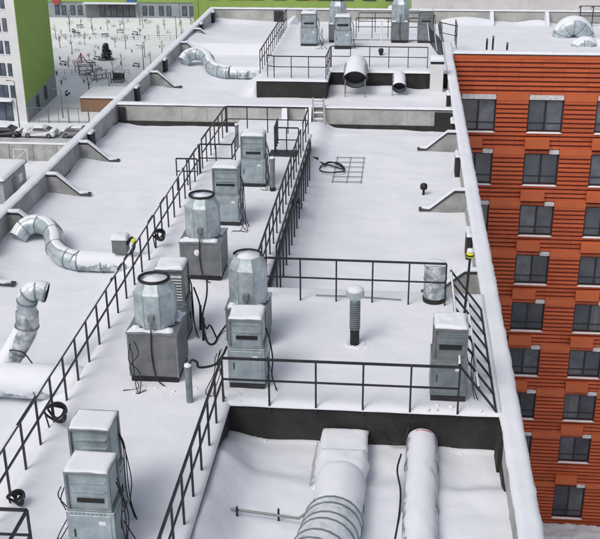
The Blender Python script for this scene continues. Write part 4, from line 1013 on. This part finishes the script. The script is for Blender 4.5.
# play deck
for (x, y, lab, c_) in ((-59.3, 188.6, 'low wooden play deck beside the red pyramid', .0), (-58.2, 185.0, 'second play deck nearer the fence with a snowy top', .4), (-54.8, 181.5, 'play frame between the bare trees', .8)):
    e = empty('climbing_platform', (x, y, -30), c_, lab, 'play platform', 'play platforms')
    for sx in (-1.2, 1.2):
        for sy in (-.7, .7): q = MB(); q.bar((sx,sy,0),(sx,sy,1.7),.12); q.build('post', M['gbox'], e, origin=(0,0,0))
    q = MB(); q.box(-1.3,1.3,-.8,.8,.8,.92); q.build('platform', M['bark'], e, origin=(0,0,0))
    q = MB(); q.bar((-1.2,-.7,1.65),(1.2,-.7,1.65),.08); q.bar((-1.2,.7,1.65),(1.2,.7,1.65),.08); q.build('rail', M['gbox'], e, origin=(0,0,0))
    q = MB(); snow_slab(q,-1.25,1.25,-.75,.75,.92,1.15,.3,.04,.2,.03,x); q.build('snow', M['snow'], e, origin=(0,0,0))
# little house
e = empty('play_house', (-50.6, 179.2, -30), label='small dark play house with snowy gable roof near the roof edge', cat='play house')
for sx in (-1,1):
    for sy in (-.8,.8): q = MB(); q.bar((sx,sy,0),(sx,sy,1.9),.16); q.build('post', M['bark'], e, origin=(0,0,0))
q = MB(); q.box(-1,1,-.8,.8,.5,.6); q.build('floor', M['bark'], e, origin=(0,0,0))
q = MB(); q.box(-1,1,.76,.84,.6,1.5); q.build('wall', M['bark'], e, origin=(0,0,0))
q = MB(); q.prism([(-1.3,1.8),(0,2.7),(1.3,1.8),(1.3,1.95),(0,2.9),(-1.3,1.95)], -1.1, 1.1, 'y'); q.build('roof', M['snow'], e, origin=(0,0,0))
# brick shelter
e = empty('brick_shelter', (-46, 158.4, -30), label='low brown brick shelter with snowy roof behind the fence', cat='shelter')
q = MB(); q.box(-5.2, 6, 0, 7.5, -.1, 2.2); q.build('wall', M['brick'], e, origin=(0,0,0))
q = MB(); q.box(-5.3, 6.1, -.1, 7.6, 2.2, 2.32); q.build('coping', M['flash'], e, origin=(0,0,0))
q = MB(); snow_slab(q, -5.3, 6.1, -.1, 7.6, 2.32, 2.55, .4, .04, .2, .03, 2); q.build('snow', M['snow'], e, origin=(0,0,0))
# fence
e = empty('yard_fence', (-57.5, 151.6, -30), label='tall dark fence between the lime wall and the brick shelter', cat='fence')
for i in range(13):
    q = MB(); q.bar((i*1.6, .02*i, 0), (i*1.6, .02*i, 2.5), .16 if i % 2 == 0 else .08); q.build('post', M['gbox'], e, origin=(0,0,0))
q = MB()
for z in (.25, 2.4): q.bar((0,0,z),(19.2,.24,z),.09)
for i in range(96): q.bar((i*.2,.0025*i,.25),(i*.2,.0025*i,2.4),.018)
q.build('mesh_panel', M['gbox'], e, origin=(0,0,0))
for (x0, y0, x1, y1, lab) in ((-75, 218, -47, 218, 'low post and wire fence crossing the yard'), (-66, 184, -50, 185, 'low wire fence just beyond the play frames')):
    e = empty('wire_fence', (x0, y0, -30), label=lab, cat='fence'); n = 12
    for i in range(n+1): q = MB(); q.bar(((x1-x0)*i/n,(y1-y0)*i/n,0),((x1-x0)*i/n,(y1-y0)*i/n,1.0),.06); q.build('post', M['gbox'], e, origin=(0,0,0))
    q = MB()
    for z in (.5,.95): q.bar((0,0,z),(x1-x0,y1-y0,z),.045)
    q.build('wire', M['gbox'], e, origin=(0,0,0))
# retaining wall / garage fronts
e = empty('retaining_wall', (-48, 134.0, -30), label='long grey panel wall with snowy coping below the parked cars', cat='wall')
q = MB(); q.box(-30, 25, -1.6, -1.3, -.2, 2.4); q.box(-8.7, -8.4, -7, -1.6, -.2, 2.4); q.build('wall', M['concrete'], e, origin=(0,0,0))
q = MB(); snow_slab(q, -30, 25, -1.65, -1.25, 2.4, 2.6, .5, .02, .1, .02, 2); snow_slab(q, -8.75, -8.35, -7, -1.66, 2.4, 2.58, .5, .02, .1, .02, 5); q.build('snow', M['snow'], e, origin=(0,0,0))
for i in range(16):
    q = MB(); q.box(-29.5+i*3.4, -29.3+i*3.4, -1.68, -1.605, -.1, 2.4); q.build('pilaster', M['concrete_dk'], e, origin=(0,0,0))
# guard hut
e = empty('guard_hut', (-51.2, 117.5, -30), label='grey clad hut with small white window and snowy roof', cat='hut')
q = MB(); q.box(-4.5, 3.4, -2.6, 5.2, -.1, 2.9); q.build('wall', M['hutwall'], e, origin=(0,0,0))
q = MB(); q.box(-4.8, 3.7, -2.9, 5.5, 2.9, 3.05); q.build('roof', M['flash'], e, origin=(0,0,0))
q = MB(); snow_slab(q, -4.8, 3.7, -2.9, 5.5, 3.05, 3.35, .4, .04, .3, .03, 2); q.build('snow', M['snow'], e, origin=(0,0,0))
q = MB(); q.box(-.4, .9, -2.68, -2.6, 1.1, 2.2); w = q.build('window', M['sill'], e, origin=(0,0,0))
q = MB(); q.box(-.25, .75, -2.71, -2.685, 1.25, 2.05); p = q.build('pane', M['glass'], None, origin=(0,0,0)); p.parent = w
for (a, b) in ((3.41, 0),): 
    q = MB(); q.box(3.4, 3.47, .4, 1.6, 0, 2.2); q.build('door', M['gbox'], e, origin=(0,0,0)); q = MB(); q.box(3.4,3.46,2.6,3.9,1.0,2.1); q.build('window', M['sill'], e, origin=(0,0,0))
# shed next to it
e = empty('fence_gate', (-52.5, 131.2, -30), label='small pale gate frame before the grey panel wall', cat='gate')
for x in (0, 1.9): q = MB(); q.bar((x,0,0),(x,0,2.0),.09); q.build('post', M['sill'], e, origin=(0,0,0))
q = MB(); q.bar((0,0,2),(1.9,0,2),.09); q.bar((0,0,.2),(1.9,0,2),.07); q.build('brace', M['sill'], e, origin=(0,0,0))

# ------------------------------------------------------------------ cars
def car(x, y, z, rz, paint, label, snowy=1.0, L=5.1, W=2.05):
    e = empty('parked_car', (x, y, z), rz, label, 'car', 'cars parked in the yard below')
    prof = [(-.5,.28),(-.5,.62),(-.44,.86),(-.30,.93),(-.16,1.38),(.16,1.42),(.33,1.0),(.47,.92),(.5,.6),(.49,.28)]
    prof = [(a*L, b*1.12) for a, b in prof]
    bm_v = []; n = len(prof); q = MB()
    for (sy, ins) in ((-1, 0), (-1, 1), (1, 1), (1, 0)):
        pass
    vs = []
    for t in (-1, -.86, .86, 1):
        for (px, pz) in prof:
            hi = pz > 1.1; wy = W/2*(abs(t) if True else 1)*(1 if t > 0 else -1)
            if hi: wy *= .80
            zz = pz-(.06 if abs(t) == 1 else 0)
            vs.append((px*(.985 if abs(t) == 1 else 1), wy, zz))
    fs = [(k*n+i, k*n+(i+1)%n, (k+1)*n+(i+1)%n, (k+1)*n+i) for k in range(3) for i in range(n)]+[tuple(range(n))[::-1], tuple(range(3*n, 4*n))]
    q.add(vs, fs, False); q.build('body', M[paint], e, .04, origin=(0,0,0))
    for sy in (-1, 1):
        q = MB(); y = sy*(W/2*.93); pts_ = [(-.285*L,1.06),(-.165*L,1.47),(.15*L,1.50),(.30*L,1.12)]
        q.add([(px, y-sy*(.0 if pz < 1.2 else .13), pz) for px, pz in pts_]+[(px, y-sy*(.05 if pz < 1.2 else .18), pz) for px, pz in pts_], [(0,1,2,3),(7,6,5,4),(0,4,5,1),(1,5,6,2),(2,6,7,3),(3,7,4,0)])
        q.build('side_window', M['glass'], e, origin=(0,0,0))
    for (sgn, a, b) in ((1, .165, .325), (-1, -.165, -.295)):
        q = MB(); q.add([(a*L+sgn*.02, -W*.36, 1.555), (a*L+sgn*.02, W*.36, 1.555), (b*L+sgn*.03, W*.43, 1.14), (b*L+sgn*.03, -W*.43, 1.14)], [(0,1,2,3)]); q.build('windscreen', M['glass'], e, origin=(0,0,0))
    for sx in (-.31, .31):
        for sy in (-1, 1):
            q = MB(); q.tube([(sx*L, sy*W*.40, .36), (sx*L, sy*W*.50, .36)], .37, 16, smooth=False); w = q.build('wheel', M['tyre'], e, origin=(0,0,0))
            q = MB(); q.tube([(sx*L, sy*W*.50, .36), (sx*L, sy*W*.505, .36)], .22, 12, smooth=False); r0 = q.build('rim', M['steel'], None, origin=(0,0,0)); r0.parent = w
    q = MB(); snow_slab(q, -.165*L, .16*L, -W*.38, W*.38, 1.54, 1.54+.16*snowy, .25, .03, .15, .03, x); q.build('roof_snow', M['snow'], e, origin=(0,0,0))
    q = MB(); snow_slab(q, .335*L, .49*L, -W*.44, W*.44, 1.0, 1.0+.17*snowy, .25, .03, .15, .03, x+1); snow_slab(q, -.49*L, -.31*L, -W*.43, W*.43, .98, 1.0+.16*snowy, .25, .03, .15, .03, x+2); q.build('bonnet_snow', M['snow'], e, origin=(0,0,0))
    for sy in (-.6, .6):
        q = MB(); q.box(.485*L, .503*L, sy*W*.5+(-.2), sy*W*.5+.2, .68, .84); q.build('headlight', M['sill'], e, origin=(0,0,0))
    return e
car(-58.3, 143.6, -29.83, 0, 'car_dark', 'dark parked car with lightly snowed bonnet by the tall lamp post', .7)
car(-53.0, 143.7, -29.83, 0, 'car_white', 'white parked car buried in snow between two darker cars')
car(-47.3, 143.9, -29.83, math.pi, 'car_grey', 'grey parked car with snowy roof nearest the building edge')
car(-49.6, 134.6, -30.0, .25, 'car_white', 'snow buried car behind the grey hut below the wall', 1.3) 
car(-64.0, 143.7, -29.83, 0, 'car_grey', 'parked grey car in front of the white tower block')

# ------------------------------------------------------------------ light, sky, camera
w = bpy.data.worlds.new('World'); sc.world = w; w.use_nodes = True; nt = w.node_tree
bg = nt.nodes['Background']; sky = nt.nodes.new('ShaderNodeTexSky'); sky.sky_type = 'NISHITA'; sky.sun_disc = False
EL, AZ = R(52), R(-125)          # direction the light comes from
sky.sun_elevation = EL; sky.sun_rotation = R(215); sky.air_density = 1.0; sky.dust_density = 6.0; sky.ozone_density = 1.0; sky.altitude = 100
hs = nt.nodes.new('ShaderNodeHueSaturation'); hs.inputs['Saturation'].default_value = .55
nt.links.new(sky.outputs[0], hs.inputs['Color']); nt.links.new(hs.outputs[0], bg.inputs[0]); bg.inputs[1].default_value = .13
sd = bpy.data.lights.new('sun', 'SUN'); sd.energy = .9; sd.angle = R(25); sd.color = (1, .97, .93)
so = bpy.data.objects.new('sun', sd); C.objects.link(so)
sdir = Vector((math.cos(EL)*math.sin(R(215)), math.cos(EL)*math.cos(R(215)), math.sin(EL)))
so.rotation_euler = sdir.to_track_quat('Z', 'Y').to_euler(); so.location = (0, 0, 60)

cam = bpy.data.cameras.new('camera'); co = bpy.data.objects.new('camera', cam); C.objects.link(co); sc.camera = co
pi_, ya, ro = R(23.62), R(5.703), R(-.481)
fw = Vector((-math.sin(ya)*math.cos(pi_), math.cos(ya)*math.cos(pi_), -math.sin(pi_))); r0 = Vector((math.cos(ya), math.sin(ya), 0)); u0 = r0.cross(fw)
rx = r0*math.cos(ro)+u0*math.sin(ro); ux = -r0*math.sin(ro)+u0*math.cos(ro)
mt = Matrix((rx, ux, -fw)).transposed().to_4x4(); mt.translation = (0, 0, 13); co.matrix_world = mt
cam.sensor_fit = 'HORIZONTAL'; cam.sensor_width = 36; cam.lens = 1027.41/600*36; cam.clip_end = 3000; cam.clip_start = .1
sc.view_settings.view_transform = 'Standard'; sc.view_settings.look = 'None'; sc.view_settings.gamma = 1; sc.view_settings.exposure = -.04; sc.view_settings.use_curve_mapping = False
